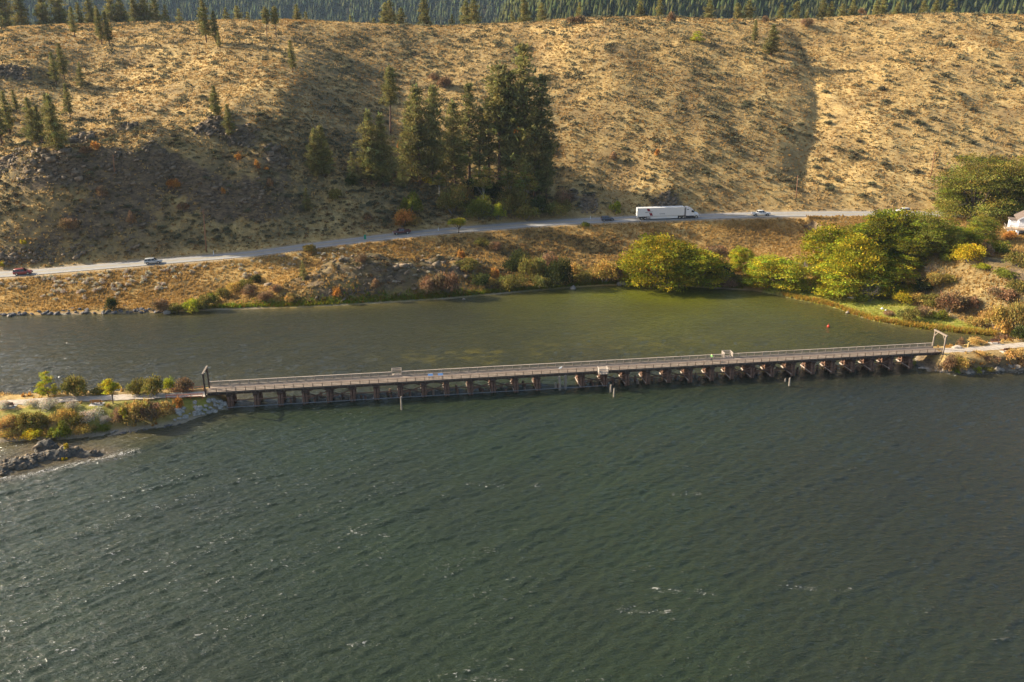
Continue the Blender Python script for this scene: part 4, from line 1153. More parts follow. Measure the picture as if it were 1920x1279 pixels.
# ------------------------------------------------------------------ shrubs one by one
SH = [  # column, foot row, top row, width, kind, label
    (757, 424, 391, 44, "orange", "flaming orange sumac above the dark red pickup"),
    (775, 424, 402, 30, "gold", "golden bush at the right of the flaming orange sumac"),
    (722, 423, 402, 19, "sage", "pale grey-green bush left of the orange sumac, by the road"),
    (690, 415, 396, 22, "russet", "tan twiggy bush uphill of the green road sign"),
    (1153, 399, 375, 22, "lime", "pale yellow-green bush by the road behind the dark blue car"),
    (328, 356, 330, 27, "orange", "largest rusty orange bush on the left rocks"),
    (190, 369, 347, 26, "russet", "rusty bush at the top of the road cut"),
    (447, 301, 287, 15, "orange", "small orange bush under the rock ledge, left of two"),
    (483, 319, 297, 14, "orange", "small orange bush under the rock ledge, right of two"),
    (500, 320, 311, 10, "orange", "tiny orange bush beside the pair under the rock ledge"),
    (508, 351, 335, 18, "russet", "brown-orange bush below the rock ledge"),
    (418, 366, 350, 13, "orange", "orange bush low on the rocks above the utility pole"),
    (345, 395, 375, 26, "russet", "brownish bush among the left rocks"),
    (249, 420, 396, 20, "russet", "russet bush on the bare road cut"),
    (130, 430, 408, 40, "russet", "russet brush on the upper edge of the bare cut"),
    (45, 458, 447, 12, "yellow", "small yellow bush on the bare cut at far left"),
    (4, 500, 486, 14, "yellow", "yellow bush by the highway at the left picture edge"),
    (165, 290, 268, 26, "russet", "dull russet brush below the left pine cluster"),
    (180, 285, 262, 18, "orange", "orange brush right below the left pine cluster"),
    (1075, 44, 26, 26, "russet", "reddish bush on the crest right of the skyline pines"),
    (1088, 44, 24, 22, "russet", "russet bush on the crest beside the other reddish one"),
    (1258, 42, 22, 22, "russet", "reddish bush on the crest in the middle right"),
    (1512, 50, 28, 26, "russet", "brown-red bush on the crest at the head of the gulch"),
    (1433, 44, 24, 14, "russet", "reddish dead bush on the crest beside the gulch pines"),
    (1615, 28, 14, 16, "russet", "reddish bush among the right skyline pines"),
    (835, 165, 140, 34, "russet", "faded orange brush on the slope behind the grove's left pines"),
    (812, 150, 135, 28, "russet", "faded russet brush uphill of the grove"),
    (970, 268, 230, 40, "orange", "orange foliage glowing behind the grove's tall pines"),
    (752, 285, 262, 16, "orange", "orange shrub between the grove's left pines"),
    (985, 150, 128, 20, "russet", "russet brush uphill right of the grove"),
    (1150, 300, 284, 18, "russet", "russet bush on the sunny slope right of the grove"),
    (1232, 292, 278, 14, "orange", "small orange bush on the sunny slope above the trailer"),
    (850, 400, 345, 60, "olive", "olive thicket bush under the grove, leftmost"),
    (865, 385, 340, 44, "gold", "yellowing bush under the grove's broad bright pine"),
    (770, 402, 356, 44, "green", "dark green round bush under the grove's left end"),
    (800, 345, 330, 22, "yellow", "yellow bush at the foot of the red-trunked pine"),
    (900, 410, 365, 60, "green", "green bush by the road below the grove"),
    (905, 408, 378, 50, "sage", "light grey-green bush with pale leaf tips below the grove"),
    (935, 412, 378, 26, "lime", "light green upright bush by the road below the grove"),
    (960, 400, 345, 60, "olive", "olive brown bush between the white aspen stems"),
    (1010, 402, 362, 44, "dark", "dark bush behind the two small white signs"),
    (985, 412, 380, 50, "olive", "olive bush at the road edge left of the white signs"),
    (1045, 402, 370, 48, "olive", "dull olive bush right of the white signs"),
    (1055, 388, 352, 40, "russet", "brownish brush at the right foot of the grove"),
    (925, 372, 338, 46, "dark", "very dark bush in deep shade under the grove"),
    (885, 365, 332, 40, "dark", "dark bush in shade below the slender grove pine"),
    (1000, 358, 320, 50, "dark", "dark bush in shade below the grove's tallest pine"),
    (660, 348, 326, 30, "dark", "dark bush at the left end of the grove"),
    (628, 376, 352, 30, "olive", "dull green bush on the shaded slope right of the young pine"),
    # far shore, left
    (212, 582, 554, 26, "dark", "round dark green bush on the far waterline above the rocks"),
    (302, 586, 558, 36, "russet", "brown bush on the far waterline right of the round dark one"),
    (330, 586, 566, 34, "olive", "olive bush at the start of the green shore strip"),
    (362, 584, 558, 38, "lime", "bright green bush at the left end of the green shore strip"),
    (385, 580, 550, 36, "olive", "olive bush at the foot of the diagonal hedge"),
    (402, 568, 545, 30, "green", "leafy bush low on the diagonal hedge"),
    (420, 560, 536, 34, "olive", "third bush up the diagonal hedge"),
    (440, 548, 528, 34, "gold", "yellowish bush halfway up the diagonal hedge"),
    (460, 540, 520, 32, "olive", "olive bush near the top of the diagonal hedge"),
    (480, 530, 514, 26, "dark", "dark bush at the top of the diagonal hedge"),
    (470, 552, 532, 32, "russet", "russet brush right of the diagonal hedge"),
    (500, 565, 545, 34, "russet", "russet brush between the hedge and the knoll"),
    (520, 548, 528, 26, "russet", "faded russet bush left of the knoll's little pine"),
    (545, 565, 548, 26, "straw", "straw coloured bush at the left foot of the knoll"),
    (580, 470, 456, 30, "olive", "green bush on the verge between the highway and the knoll"),
    (632, 556, 538, 22, "orange", "pale orange bush on the knoll's rock face"),
    (680, 492, 476, 26, "russet", "russet brush on the knoll top"),
    (705, 540, 522, 20, "russet", "small russet bush on the knoll's front rocks"),
    # between knoll and cove
    (800, 548, 508, 36, "russet", "dark russet bush left of the pinkish twiggy bush"),
    (840, 548, 495, 52, "russet", "big pinkish twiggy bush at the shore below the knoll"),
    (927, 524, 496, 20, "orange", "narrow orange bush on the dark shore slope"),
    (922, 536, 518, 20, "gold", "small golden bush below the narrow orange one"),
    (865, 486, 466, 18, "orange", "orange bush near the road on the knoll's right side"),
    (880, 505, 484, 50, "olive", "dull olive brush on the knoll's shaded right side"),
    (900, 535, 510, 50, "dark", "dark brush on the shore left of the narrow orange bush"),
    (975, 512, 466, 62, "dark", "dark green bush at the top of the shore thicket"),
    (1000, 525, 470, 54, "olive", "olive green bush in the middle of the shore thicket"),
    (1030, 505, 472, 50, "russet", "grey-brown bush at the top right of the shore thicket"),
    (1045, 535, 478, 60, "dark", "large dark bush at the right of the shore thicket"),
    (960, 540, 508, 50, "olive", "olive bush low at the waterline left of the shore thicket"),
    (1010, 540, 508, 40, "olive", "olive bush at the waterline under the shore thicket"),
    (1032, 520, 502, 22, "orange", "small orange bush inside the shore thicket"),
    (1075, 522, 488, 40, "gold", "brown-gold bush right of the shore thicket"),
    (1130, 530, 484, 56, "gold", "yellow-olive bush at the cove's left corner"),
    (1095, 532, 506, 40, "olive", "olive bush left of the cove corner's yellow-olive one"),
    (1155, 528, 498, 40, "russet", "tan brush between the cove corner bush and the big walnut"),
    (1172, 532, 514, 30, "yellow", "low orange-yellow plant at the foot of the big walnut"),
    (1060, 536, 514, 22, "straw", "pale bush at the waterline right of the shore thicket"),
    (1098, 425, 414, 16, "green", "single bright green weed clump on the bank below the highway"),
    (905, 460, 444, 34, "olive", "olive bush on the bank top below the roadside tree"),
    (930, 470, 446, 26, "russet", "russet bush on the bank right of the roadside tree"),
    (1345, 530, 486, 56, "dark", "dark purple-brown brush between the walnuts"),
    (1350, 536, 510, 60, "russet", "brown brush at the waterline between the walnuts"),
    (1380, 534, 508, 40, "olive", "olive brush at the waterline right of the walnuts' gap"),
    (1425, 534, 508, 40, "green", "green bush at the waterline left of the low golden walnut"),
    (1340, 476, 455, 50, "russet", "tawny brush at the foot of the straw embankment"),
    (1500, 545, 530, 44, "lime", "light green weeds at the shore below the grey bare tree"),
    (1540, 548, 528, 40, "green", "green brush under the tall tawny walnut"),
    # beach and bluff
    (1612, 566, 545, 30, "green", "green bush at the edge of the beach lawn beside the boats"),
    (1655, 562, 545, 30, "olive", "olive bush at the lawn edge below the green walnut"),
    (1690, 568, 546, 36, "yellow", "yellow bush at the lawn edge below the pinkish tree"),
    (1718, 566, 548, 40, "gold", "golden-green bush right of the yellow one at the lawn edge"),
    (1665, 590, 580, 24, "russet", "low brown bush on the lawn beside the pale bundles"),
    (1700, 600, 572, 38, "olive", "olive bush in the middle of the beach lawn"),
    (1725, 593, 568, 34, "russet", "brownish bush joined to the lawn's olive bush"),
    (1758, 597, 580, 34, "green", "low green bush at the right of the beach lawn"),
    (1750, 535, 508, 38, "gold", "yellow-green bush at the foot of the bluff"),
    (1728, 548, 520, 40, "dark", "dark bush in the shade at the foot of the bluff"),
    (1780, 586, 546, 58, "russet", "large brown bush on the lower bluff slope"),
    (1748, 574, 550, 44, "olive", "brown-olive bush left of the large brown one"),
    (1812, 578, 545, 44, "russet", "russet bush on the bluff slope right of the large brown one"),
    (1815, 490, 454, 64, "yellow", "bright yellow shrub on the bluff below the trees"),
    (1778, 490, 470, 30, "green", "green bush left of the bluff's bright yellow shrub"),
    (1775, 530, 510, 40, "olive", "olive brush on the middle bluff slope"),
    (1840, 505, 492, 28, "lime", "pale yellow-green tuft on the bare bluff slope"),
    (1842, 480, 455, 40, "russet", "purplish brown bush below the light green tree at the house"),
    (1872, 474, 446, 46, "green", "green bush right below the house deck"),
    (1890, 448, 432, 30, "orange", "orange-red bush under the house deck"),
    (1905, 500, 468, 50, "olive", "olive bush on the bluff at the right picture edge"),
    (1890, 520, 500, 44, "green", "green bush above the bluff's dark rock"),
    (1880, 560, 532, 56, "russet", "russet brush below the bluff's dark rock"),
    (1905, 548, 520, 40, "olive", "olive brush at the right edge beside the dark rock"),
    (1868, 622, 566, 40, "gold", "tall ochre bush at the bluff foot, left of two"),
    (1900, 625, 560, 46, "gold", "tall ochre bush at the bluff foot, right of two"),
    (1830, 612, 590, 36, "gold", "low ochre bush at the end of the lawn"),
    (1912, 640, 606, 34, "dark", "dark bush at the waterline near the right edge"),
    (1850, 600, 578, 36, "straw", "straw coloured bush at the bluff foot"),
    # right causeway
    (1778, 697, 664, 34, "russet", "tawny bush at the bridge's right end, above the rocks"),
    (1798, 694, 666, 36, "gold", "olive-tawny bush next to the bridge's right end"),
    (1838, 668, 656, 26, "straw", "straw bush on the edge of the right causeway"),
    (1815, 690, 676, 22, "russet", "reddish bush low on the right causeway bank"),
    (1860, 680, 664, 34, "russet", "brown bush on the right causeway bank"),
    (1900, 672, 652, 34, "straw", "straw bush right of the near bench on the right causeway"),
    (1915, 688, 668, 26, "russet", "brown bush at the right edge of the causeway bank"),
    (1790, 698, 686, 20, "lime", "yellow-green weeds at the right causeway waterline"),
    (1830, 696, 686, 18, "lime", "small green weeds among the right causeway rocks"),
    (1850, 696, 684, 22, "olive", "green tuft at the foot of the right causeway bank"),
    (1700, 690, 664, 26, "lime", "bright green weeds under the bridge's right end"),
    (1800, 648, 632, 18, "russet", "twiggy brown bush behind the right causeway path"),
    (1830, 645, 630, 28, "straw", "tawny bush behind the path near the far bench"),
    (1885, 638, 622, 36, "russet", "brown brush behind the path at the right"),
    # left causeway, behind the path
    (146, 742, 702, 52, "olive", "broad olive bush between the two yellow trees"),
    (185, 738, 722, 30, "olive", "low olive bush behind the bright yellow tree"),
    (256, 738, 706, 34, "olive", "olive-yellow bush right of the bright yellow tree"),
    (264, 736, 716, 20, "yellow", "small yellow bush behind the path"),
    (290, 742, 703, 42, "olive", "umbrella-shaped olive bush beside the path"),
    (318, 732, 706, 26, "lime", "light green bush behind the path near the red fence"),
    (345, 732, 706, 42, "russet", "reddish brown bush behind the red fence"),
    # left causeway, lake side
    (50, 800, 768, 36, "olive", "dark grey-green bush on the causeway slope, left of two"),
    (76, 803, 768, 44, "olive", "dark grey-green bush on the causeway slope, right of two"),
    (112, 822, 790, 40, "green", "bright leafy green bush at the causeway waterline"),
    (65, 818, 800, 44, "yellow", "yellow-gold brush at the waterline, left of the leafy green bush"),
    (20, 820, 802, 44, "gold", "gold brush at the waterline near the left edge"),
    (92, 818, 802, 26, "gold", "orange-gold brush touching the leafy green bush"),
    (160, 812, 793, 36, "gold", "orange-tinted brush right of the leafy green bush"),
    (188, 808, 794, 34, "green", "green-gold brush along the waterline"),
    (255, 792, 745, 52, "gold", "large russet-gold bush above the white boulders, left"),
    (285, 788, 748, 52, "russet", "large russet bush above the white boulders, right"),
    (310, 778, 752, 40, "straw", "straw-brown bush on the slope near the white boulders"),
    (335, 766, 744, 20, "orange", "orange brush above the white boulders"),
    (225, 790, 764, 34, "russet", "tawny bush left of the slim yellow sapling"),
    (170, 786, 766, 46, "rabbitbrush", "wide pale-topped rabbitbrush below the yellow bench"),
    (198, 792, 776, 26, "rabbitbrush", "round pale-topped rabbitbrush left of the slim sapling"),
    (138, 767, 750, 30, "rabbitbrush", "pale rabbitbrush left of the yellow bench"),
    (95, 766, 744, 40, "rabbitbrush", "pale rabbitbrush by the path between the benches"),
    (62, 762, 745, 28, "rabbitbrush", "pale rabbitbrush near the left bench"),
    (8, 768, 746, 26, "rabbitbrush", "pale rabbitbrush at the left picture edge"),
    (120, 788, 766, 46, "gold", "golden-brown brush in the middle of the causeway slope"),
    (15, 800, 778, 40, "straw", "tawny brush on the causeway slope at the left edge"),
    (148, 796, 776, 40, "olive", "greyish olive brush below the pale rabbitbrush"),
    # islet
    (125, 842, 826, 9, "yellow", "upright yellow weed on the rocky islet"),
    (45, 855, 846, 20, "yellow", "low yellow-green weed on the rocky islet's back"),
    (24, 857, 848, 10, "lime", "small green weed at the left of the rocky islet"),
    (121, 866, 856, 13, "yellow", "yellow weed on the rocky islet's front"),
]
def hit_isle(px, by):
    return hit_f(lambda x, y: isle_h(x, y), px, by, 112, 145)
for px, by, ty, w, kind, lab in SH:
    if by > 824 and px < 200 or (px < 140 and by > 840):
        p = hit_isle(px, by); k = FPX / (p[1] * CP - (p[2] - CAM_H) * SP)
        ht = at_y(px, ty, p[1])[2] - p[2]
        ms = bush_of(kind, "s")
        link("shrub", ms[px % len(ms)], None, (p[0], p[1], p[2] - 0.05), (0, 0, px), (w / k / 2, w / k / 2, max(ht, 0.4)), None, lab, "weed")
    else:
        bush(px, by, ty, w, kind, lab, "bush", name="rabbitbrush" if kind == "rabbitbrush" else "shrub")
# ------------------------------------------------------------------ road and paths
def asphalt():
    m, nt, b = mat_new("worn asphalt")
    tc = N(nt, "ShaderNodeTexCoord").outputs["Object"]
    f = noise(nt, 0.5, 5, 0.7, tc); f2 = noise(nt, 8, 3, 0.7, tc)
    c = ramp(nt, f, [(0.3, (0.22, 0.21, 0.195)), (0.7, (0.31, 0.295, 0.27))])
    c = mix(nt, 0.25, c, ramp(nt, f2, [(0.3, (0.10, 0.10, 0.10)), (0.7, (0.30, 0.29, 0.27))]))
    nt.links.new(c, b.inputs["Base Color"]); b.inputs["Roughness"].default_value = 0.75
    return m
M_ROAD = asphalt()
M_GRAVEL = plain("pale path gravel", (0.40, 0.34, 0.27), 0.95, var=0.2, scale=1.5)
M_WHITE_LINE = plain("white road paint", (0.62, 0.61, 0.58), 0.7, var=0.15, scale=2)
M_YELLOW_LINE = plain("yellow road paint", (0.55, 0.38, 0.05), 0.7, var=0.15, scale=2)
def ribbon(name, mat, x0, x1, off0, off1, lift, step=2.0, dash=None, parent=None, kind="structure", skirt=0.0):
    xs = np.arange(x0, x1, step)
    V, F = [], []
    for i, x in enumerate(xs):
        y, z = float(f_rd(x)), float(f_rz(x)) + lift
        dx = 2.0; t = np.array([dx, float(f_rd(x + 1) - f_rd(x - 1))]); t /= np.linalg.norm(t); nrm = np.array([-t[1], t[0]])
        nrm = nrm * float(np.interp(x, [-90, 0], [0.78, 1.0]))
        a, b = np.array([x, y]) + nrm * off0, np.array([x, y]) + nrm * off1
        V += [(a[0], a[1], z), (b[0], b[1], z)]
        if skirt: V += [(a[0], a[1], z - skirt), (b[0], b[1], z - skirt)]
    q = 4 if skirt else 2
    for i in range(len(xs) - 1):
        if dash and (i % dash[1]) >= dash[0]: continue
        F.append((q * i, q * (i + 1), q * (i + 1) + 1, q * i + 1))
        if skirt: F += [(q * i + 2, q * (i + 1) + 2, q * (i + 1), q * i), (q * i + 1, q * (i + 1) + 1, q * (i + 1) + 3, q * i + 3)]
    me = bpy.data.meshes.new(name); me.from_pydata(V, [], F); me.update(); me.materials.append(mat)
    return link(name, me, parent, kind=kind)
road = ribbon("road", M_ROAD, -400, 400, -4.1, 4.1, 0.06, skirt=0.5)
for o0, o1 in ((-3.72, -3.58), (3.58, 3.72)): ribbon("edge_line", M_WHITE_LINE, -400, 400, o0, o1, 0.075, parent=road, kind=None)
for o0, o1 in ((-0.2, -0.08), (0.08, 0.2)): ribbon("centre_line", M_YELLOW_LINE, -400, 400, o0, o1, 0.075, parent=road, kind=None)
def path(name, pts, w):
    P = [at_z(a, b, 3.1) for a, b in pts]
    xs = np.linspace(P[0][0], P[-1][0], 60)
    ys = np.interp(xs, [p[0] for p in P], [p[1] for p in P])
    g = np.random.default_rng(4)
    V, F = [], []
    for i, (x, y) in enumerate(zip(xs, ys)):
        e = 0.16 * math.sin(i * 1.3) + 0.1 * math.sin(i * 2.9)
        for o in (-w / 2 - e, 0, w / 2 + e * 0.7): V.append((x, y + o, 3.15 if o == 0 else 3.1))
    for i in range(len(xs) - 1):
        for k in (0, 1): F.append((3 * i + k, 3 * i + 3 + k, 3 * i + 4 + k, 3 * i + 1 + k))
    me = bpy.data.meshes.new(name); me.from_pydata(V, [], F); me.update(); me.materials.append(M_GRAVEL)
    link(name, me, kind="structure")
path("path", [(-300, 772), (0, 756), (130, 748), (250, 744), (390, 738)], 2.5)
path("path", [(1764, 657), (1810, 656), (1860, 652), (1930, 645), (2100, 625)], 2.6)

# ------------------------------------------------------------------ trestle bridge
def wood(name, c1, c2, rough=0.85):
    m, nt, b = mat_new(name)
    tc = N(nt, "ShaderNodeTexCoord").outputs["Object"]
    mp = N(nt, "ShaderNodeMapping"); mp.inputs["Scale"].default_value = (0.35, 2.0, 1.2); nt.links.new(tc, mp.inputs[0])
    f = noise(nt, 1.8, 6, 0.7, mp.outputs[0], 0.4)
    nt.links.new(ramp(nt, f, [(0.3, c1), (0.7, c2)]), b.inputs["Base Color"]); b.inputs["Roughness"].default_value = rough
    bump(nt, b, f, 0.4, 0.04)
    return m
M_CREO = wood("creosoted timber", (0.028, 0.018, 0.013), (0.10, 0.058, 0.038))
M_PILE = wood("red brown pile", (0.055, 0.03, 0.02), (0.23, 0.12, 0.072))
M_RAIL_SUNLIT = wood("sunlit weathered rail", (0.20, 0.16, 0.125), (0.40, 0.33, 0.27))  # far railing only: its sunlit look is put into a paler timber colour
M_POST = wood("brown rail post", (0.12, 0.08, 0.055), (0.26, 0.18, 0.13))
M_DECK = wood("deck boards", (0.19, 0.15, 0.115), (0.34, 0.275, 0.21))
M_PORTAL = wood("portal timber", (0.13, 0.10, 0.075), (0.27, 0.215, 0.165))
M_BLEACH = wood("bleached sash", (0.22, 0.18, 0.145), (0.52, 0.44, 0.37))
M_GREY = wood("grey weathered wood", (0.17, 0.14, 0.11), (0.36, 0.30, 0.245))
M_PIPE = plain("grey pipe", (0.16, 0.17, 0.18), 0.6)
M_STEEL = plain("galvanised pipe", (0.40, 0.42, 0.44), 0.45, 0.6, 0.15, 2)
BA, BB = at_z(387, 737, 3.3), at_z(1766, 660.5, 3.3)
BD = (BB - BA)[:2]; BLEN = float(np.linalg.norm(BD)); BROT = math.atan2(BD[1], BD[0])
BW, BZ = 3.3, 3.3
bridge = thing("trestle_bridge", "long timber trestle footbridge crossing the lake", "bridge", (BA[0], BA[1], 0), BROT)
def b_local(px, py, z):
    p = at_z(px, py, z); d = p[:2] - BA[:2]
    return d[0] * math.cos(BROT) + d[1] * math.sin(BROT), -d[0] * math.sin(BROT) + d[1] * math.cos(BROT)
def b_world(u, v):
    return BA[0] + u * math.cos(BROT) - v * math.sin(BROT), BA[1] + u * math.sin(BROT) + v * math.cos(BROT)
# deck: boards across, joined (each board is about two pixels), with uneven ends and tone
d = MB(); g = np.random.default_rng(8)
nb = int(BLEN / 0.29)
for i in range(nb):
    d.box((0.145 + i * 0.29, BW / 2 + g.normal() * 0.025, BZ - 0.05 + g.normal() * 0.008), (0.268, BW + 0.1, 0.09))
o = d.build("deck_planks", M_DECK, bridge); o["kind"] = "stuff"
for v in (0.25, 0.95, BW - 0.95, BW - 0.25):
    MB().box((BLEN / 2, v, BZ - 0.36), (BLEN, 0.26, 0.46)).build("stringer", M_CREO, bridge)
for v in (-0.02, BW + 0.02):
    MB().box((BLEN / 2, v, BZ + 0.08), (BLEN, 0.14, 0.16)).build("kerb_beam", M_POST if v < 0 else M_RAIL_SUNLIT, bridge)
# fascia: bolt heads and little brackets show as a row of stubs under the deck edge
br = MB()
for i in range(int(BLEN / 1.5)): br.box((0.7 + i * 1.5, 0.085, BZ - 0.33), (0.11, 0.05, 0.42))
o = br.build("fascia_cleats", M_POST, bridge)
# railings: gaps where the viewing bays open
BAYS = [(744, 711, 1, "far"), (1131, 700, -1, "near"), (1376, 680, 1, "far")]
BAYU = [(b_local(px, py, 3.3)[0], s) for px, py, s, _ in BAYS]
NP = int(BLEN / 1.78); SPAN = BLEN / NP
post_me = MB().box((0, 0, 0.6), (0.11, 0.11, 1.2)).mesh("rail post", M_POST)
post_me2 = MB().box((0, 0, 0.6), (0.11, 0.11, 1.2)).mesh("far rail post", M_RAIL_SUNLIT)
for s, v, pm, rm in ((-1, -0.05, post_me, M_POST), (1, BW + 0.05, post_me2, M_RAIL_SUNLIT)):
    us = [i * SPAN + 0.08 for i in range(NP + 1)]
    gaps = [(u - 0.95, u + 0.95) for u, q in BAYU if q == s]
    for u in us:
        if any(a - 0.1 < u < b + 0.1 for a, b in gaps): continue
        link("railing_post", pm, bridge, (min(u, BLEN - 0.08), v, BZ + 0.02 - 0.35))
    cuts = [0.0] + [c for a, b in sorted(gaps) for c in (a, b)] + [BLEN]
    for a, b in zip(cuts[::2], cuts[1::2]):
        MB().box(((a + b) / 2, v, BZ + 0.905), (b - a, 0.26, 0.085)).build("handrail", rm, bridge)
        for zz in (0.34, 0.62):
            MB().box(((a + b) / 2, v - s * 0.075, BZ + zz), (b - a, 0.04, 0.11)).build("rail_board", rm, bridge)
# viewing bays: three board-railed sides standing out from the deck
for (u, s), (px, py, _, side) in zip(BAYU, BAYS):
    v0 = BW if s > 0 else 0.0; dp = 1.5
    fl = MB().box((u, v0 + s * dp / 2 + s * 0.1, BZ - 0.06), (1.9, dp, 0.1))
    bay = fl.build("viewing_bay", M_GREY, bridge)
    for du in (-0.92, 0.92):
        for q in (0.12, dp):
            MB().box((u + du, v0 + s * (q + 0.05), BZ + 0.55), (0.12, 0.12, 1.2)).build("bay_post", M_BLEACH, bay)
        for zz in (0.35, 0.68, 1.02):
            MB().box((u + du, v0 + s * (dp / 2 + 0.14), BZ + zz), (0.07, dp, 0.17)).build("bay_board", M_BLEACH, bay)
    for zz in (0.35, 0.68, 1.02):
        MB().box((u, v0 + s * (dp + 0.14), BZ + zz), (1.8, 0.07, 0.17)).build("bay_board", M_BLEACH, bay)
# bents
BENT_PX = [430, 480, 525, 571, 617, 661, 706, 751, 796, 839, 884, 927, 970, 1012, 1096, 1139, 1181, 1220, 1260, 1301, 1342, 1380, 1419, 1457, 1497, 1535, 1573, 1611, 1648, 1684, 1722]
BENT_U = []
for i, px in enumerate(BENT_PX):
    py = 768 + (px - 480) * (703 - 768) / (1690 - 480)
    BENT_U.append(b_local(px, py, 0.0)[0])
def pile_mesh(dy, n=9):
    return MB().tube([(0, dy, -3.2), (0, dy * 0.3, 0.6), (0, 0, 2.62)], [0.27, 0.26, 0.25], n).mesh("pile", M_PILE, True)
P_OUT1, P_OUT2, P_MID = pile_mesh(-0.75), pile_mesh(0.75), pile_mesh(0.0)
for i, u in enumerate(BENT_U):
    land = i in (0, 30)
    cap = MB().box((u, BW / 2, BZ - 0.61 - 0.17 + 0.165), (0.95, BW + 0.9, 0.33))
    bent = cap.build("bent", M_CREO, bridge)
    for k, v in enumerate((0.05, 0.85, BW / 2, BW - 0.85, BW - 0.05)):
        link("pile", (P_OUT1, P_MID, P_MID, P_MID, P_OUT2)[k], bent, (u - 0.22, v, 0.0))
        if k != 2: link("pile", (P_OUT1, P_MID, P_MID, P_MID, P_OUT2)[k], bent, (u + 0.3, v + 0.1, 0.0))
    right = u > 66
    MB().bar((u - 0.52, -0.75, 0.52), (u - 0.52, BW + 0.75, 0.52), 0.1, 0.2).build("lower_sash", M_BLEACH if right or i % 3 == 0 else M_GREY, bent)
    MB().bar((u - 0.5, BW + 0.5, 0.8), (u - 0.5, -0.2, 2.3), 0.1, 0.22).build("diagonal_brace", M_PILE, bent)
    MB().bar((u + 0.58, BW + 0.2, 2.3), (u + 0.58, -0.5, 0.8), 0.1, 0.22).build("diagonal_brace", M_PILE, bent)
    bl = MB(); bl.box((u, BW / 2, 2.0), (0.62, BW + 0.2, 0.12))
# girts and longitudinal braces between the bents
XB = {3, 4, 7, 8, 10, 11, 14, 15, 17, 18, 21, 22, 23, 27, 28}
NOG = {13, 24}
for i in range(len(BENT_U) - 1):
    a, b = BENT_U[i] + 0.2, BENT_U[i + 1] - 0.2
    if b - a > 7: continue
    if i not in NOG:
        for v in (-0.12, BW + 0.12):
            MB().bar((a, v, 1.55), (b, v, 1.55), 0.12, 0.2).build("girt", M_PILE, bridge)
    if i in XB:
        for v in (-0.22, BW + 0.3):
            MB().bar((a, v, 0.95), (b, v, 2.35), 0.1, 0.2).build("cross_brace", M_PILE, bridge)
            MB().bar((a, v - 0.11, 2.35), (b, v - 0.11, 0.95), 0.1, 0.2).build("cross_brace", M_CREO, bridge)
up0, up1 = BENT_U[0] - 0.5, BENT_U[15] + 0.3
MB().tube([(up0, -0.95, 0.5), (up1, -0.95, 0.5)], [0.07, 0.07], 8).build("pipe", M_PIPE, bridge)

# portal frames at both ends
def portal(px, py, hgt, label, span, mat, brace=True):
    p = at_z(px, py, BZ)
    t = thing("entrance_portal", label, "gate frame", (p[0], p[1], BZ - 0.3), BROT)
    for v in (0.0, span):
        MB().box((0, v, hgt / 2), (0.24, 0.24, hgt)).build("post", mat, t)
    MB().box((0, span / 2, hgt + 0.14), (0.3, span + 0.7, 0.28)).build("beam", M_PORTAL, t)
    if brace:
        for v, q in ((0.1, 1), (span - 0.1, -1)):
            MB().bar((0, v, hgt - 1.0), (0, v + q * 0.9, hgt - 0.02), 0.16, 0.16).build("knee_brace", mat, t)
portal(386, 742, 4.6, "dark timber entrance portal at the bridge's left end", BW + 0.1, M_CREO)
portal(1768, 663, 4.2, "pale timber entrance portal with knee braces at the bridge's right end", BW + 0.3, M_PORTAL)

# ------------------------------------------------------------------ old pilings
def old_pile(px, py, top, r, label, mat=None, group=None, name="old_piling", lean=0.0):
    p = at_z(px, py, 0.0)
    h = at_y(px, top, p[1])[2]
    mb = MB(); g_ = np.random.default_rng(int(px))
    n = 9
    mb.tube([(0, 0, -2.5), (0.3 * lean, 0, h * 0.55), (lean, 0.0, h)], [r * 1.1, r, r * 0.86], n)
    top_i = 2 * n
    for k in range(n):
        v = mb.V[top_i + k]; mb.V[top_i + k] = (v[0], v[1], v[2] + g_.normal() * 0.07)
    return link(name, mb.mesh("piling", mat or M_PILE, False), None, (p[0], p[1], 0), (0, 0, px % 6), None, None, label, "piling", group)
old_pile(753, 768, 744, 0.17, "grey stake standing in front of the bridge under the far square bay", M_GREY)
old_pile(1151, 744, 728, 0.17, "grey stake standing in front of the near viewing bay", M_GREY)
old_pile(1145, 735, 722, 0.2, "weathered stump left of the grey stake by the near viewing bay", M_GREY)
old_pile(1480, 724, 708, 0.19, "leaning grey stake in front of the bridge's right half", M_GREY, lean=0.25)
old_pile(1472, 716, 710, 0.16, "low broken stump beside the leaning grey stake", M_GREY)
old_pile(1050, 731, 706, 0.24, "tall pale weathered piling left in the gap of the trestle, left of two", M_GREY, lean=-0.2)
old_pile(1060, 729, 703, 0.26, "tall pale weathered piling left in the gap of the trestle, right of two", M_GREY)
old_pile(1042, 728, 718, 0.24, "short broken piling beside the tall pale pair", M_GREY)
for i in range(len(BENT_U) - 1):
    um = (BENT_U[i] + BENT_U[i + 1]) / 2
    if i < 2: continue
    for j in range(2 if i % 3 else 3):
        g_ = np.random.default_rng(i * 5 + j)
        u, v = um + g_.normal() * 0.35, (0.4 + 1.25 * j if i < 20 else BW - 0.3 - 1.1 * j) + g_.normal() * 0.2
        x, y = b_world(u, v); h = g_.uniform(0.5, 1.15)
        mb = MB(); mb.tube([(0, 0, -2), (0, 0, h - 0.15), (0.02, 0, h)], [0.25, 0.24, 0.2], 8)
        link("cut_off_piling", mb.mesh("stump", M_PILE if (i + j) % 4 else M_POST), None, (x, y, 0), None, None, None, "sawn-off old piling stump standing in the water under the trestle", "piling", "cut-off pilings between the trestle bents")
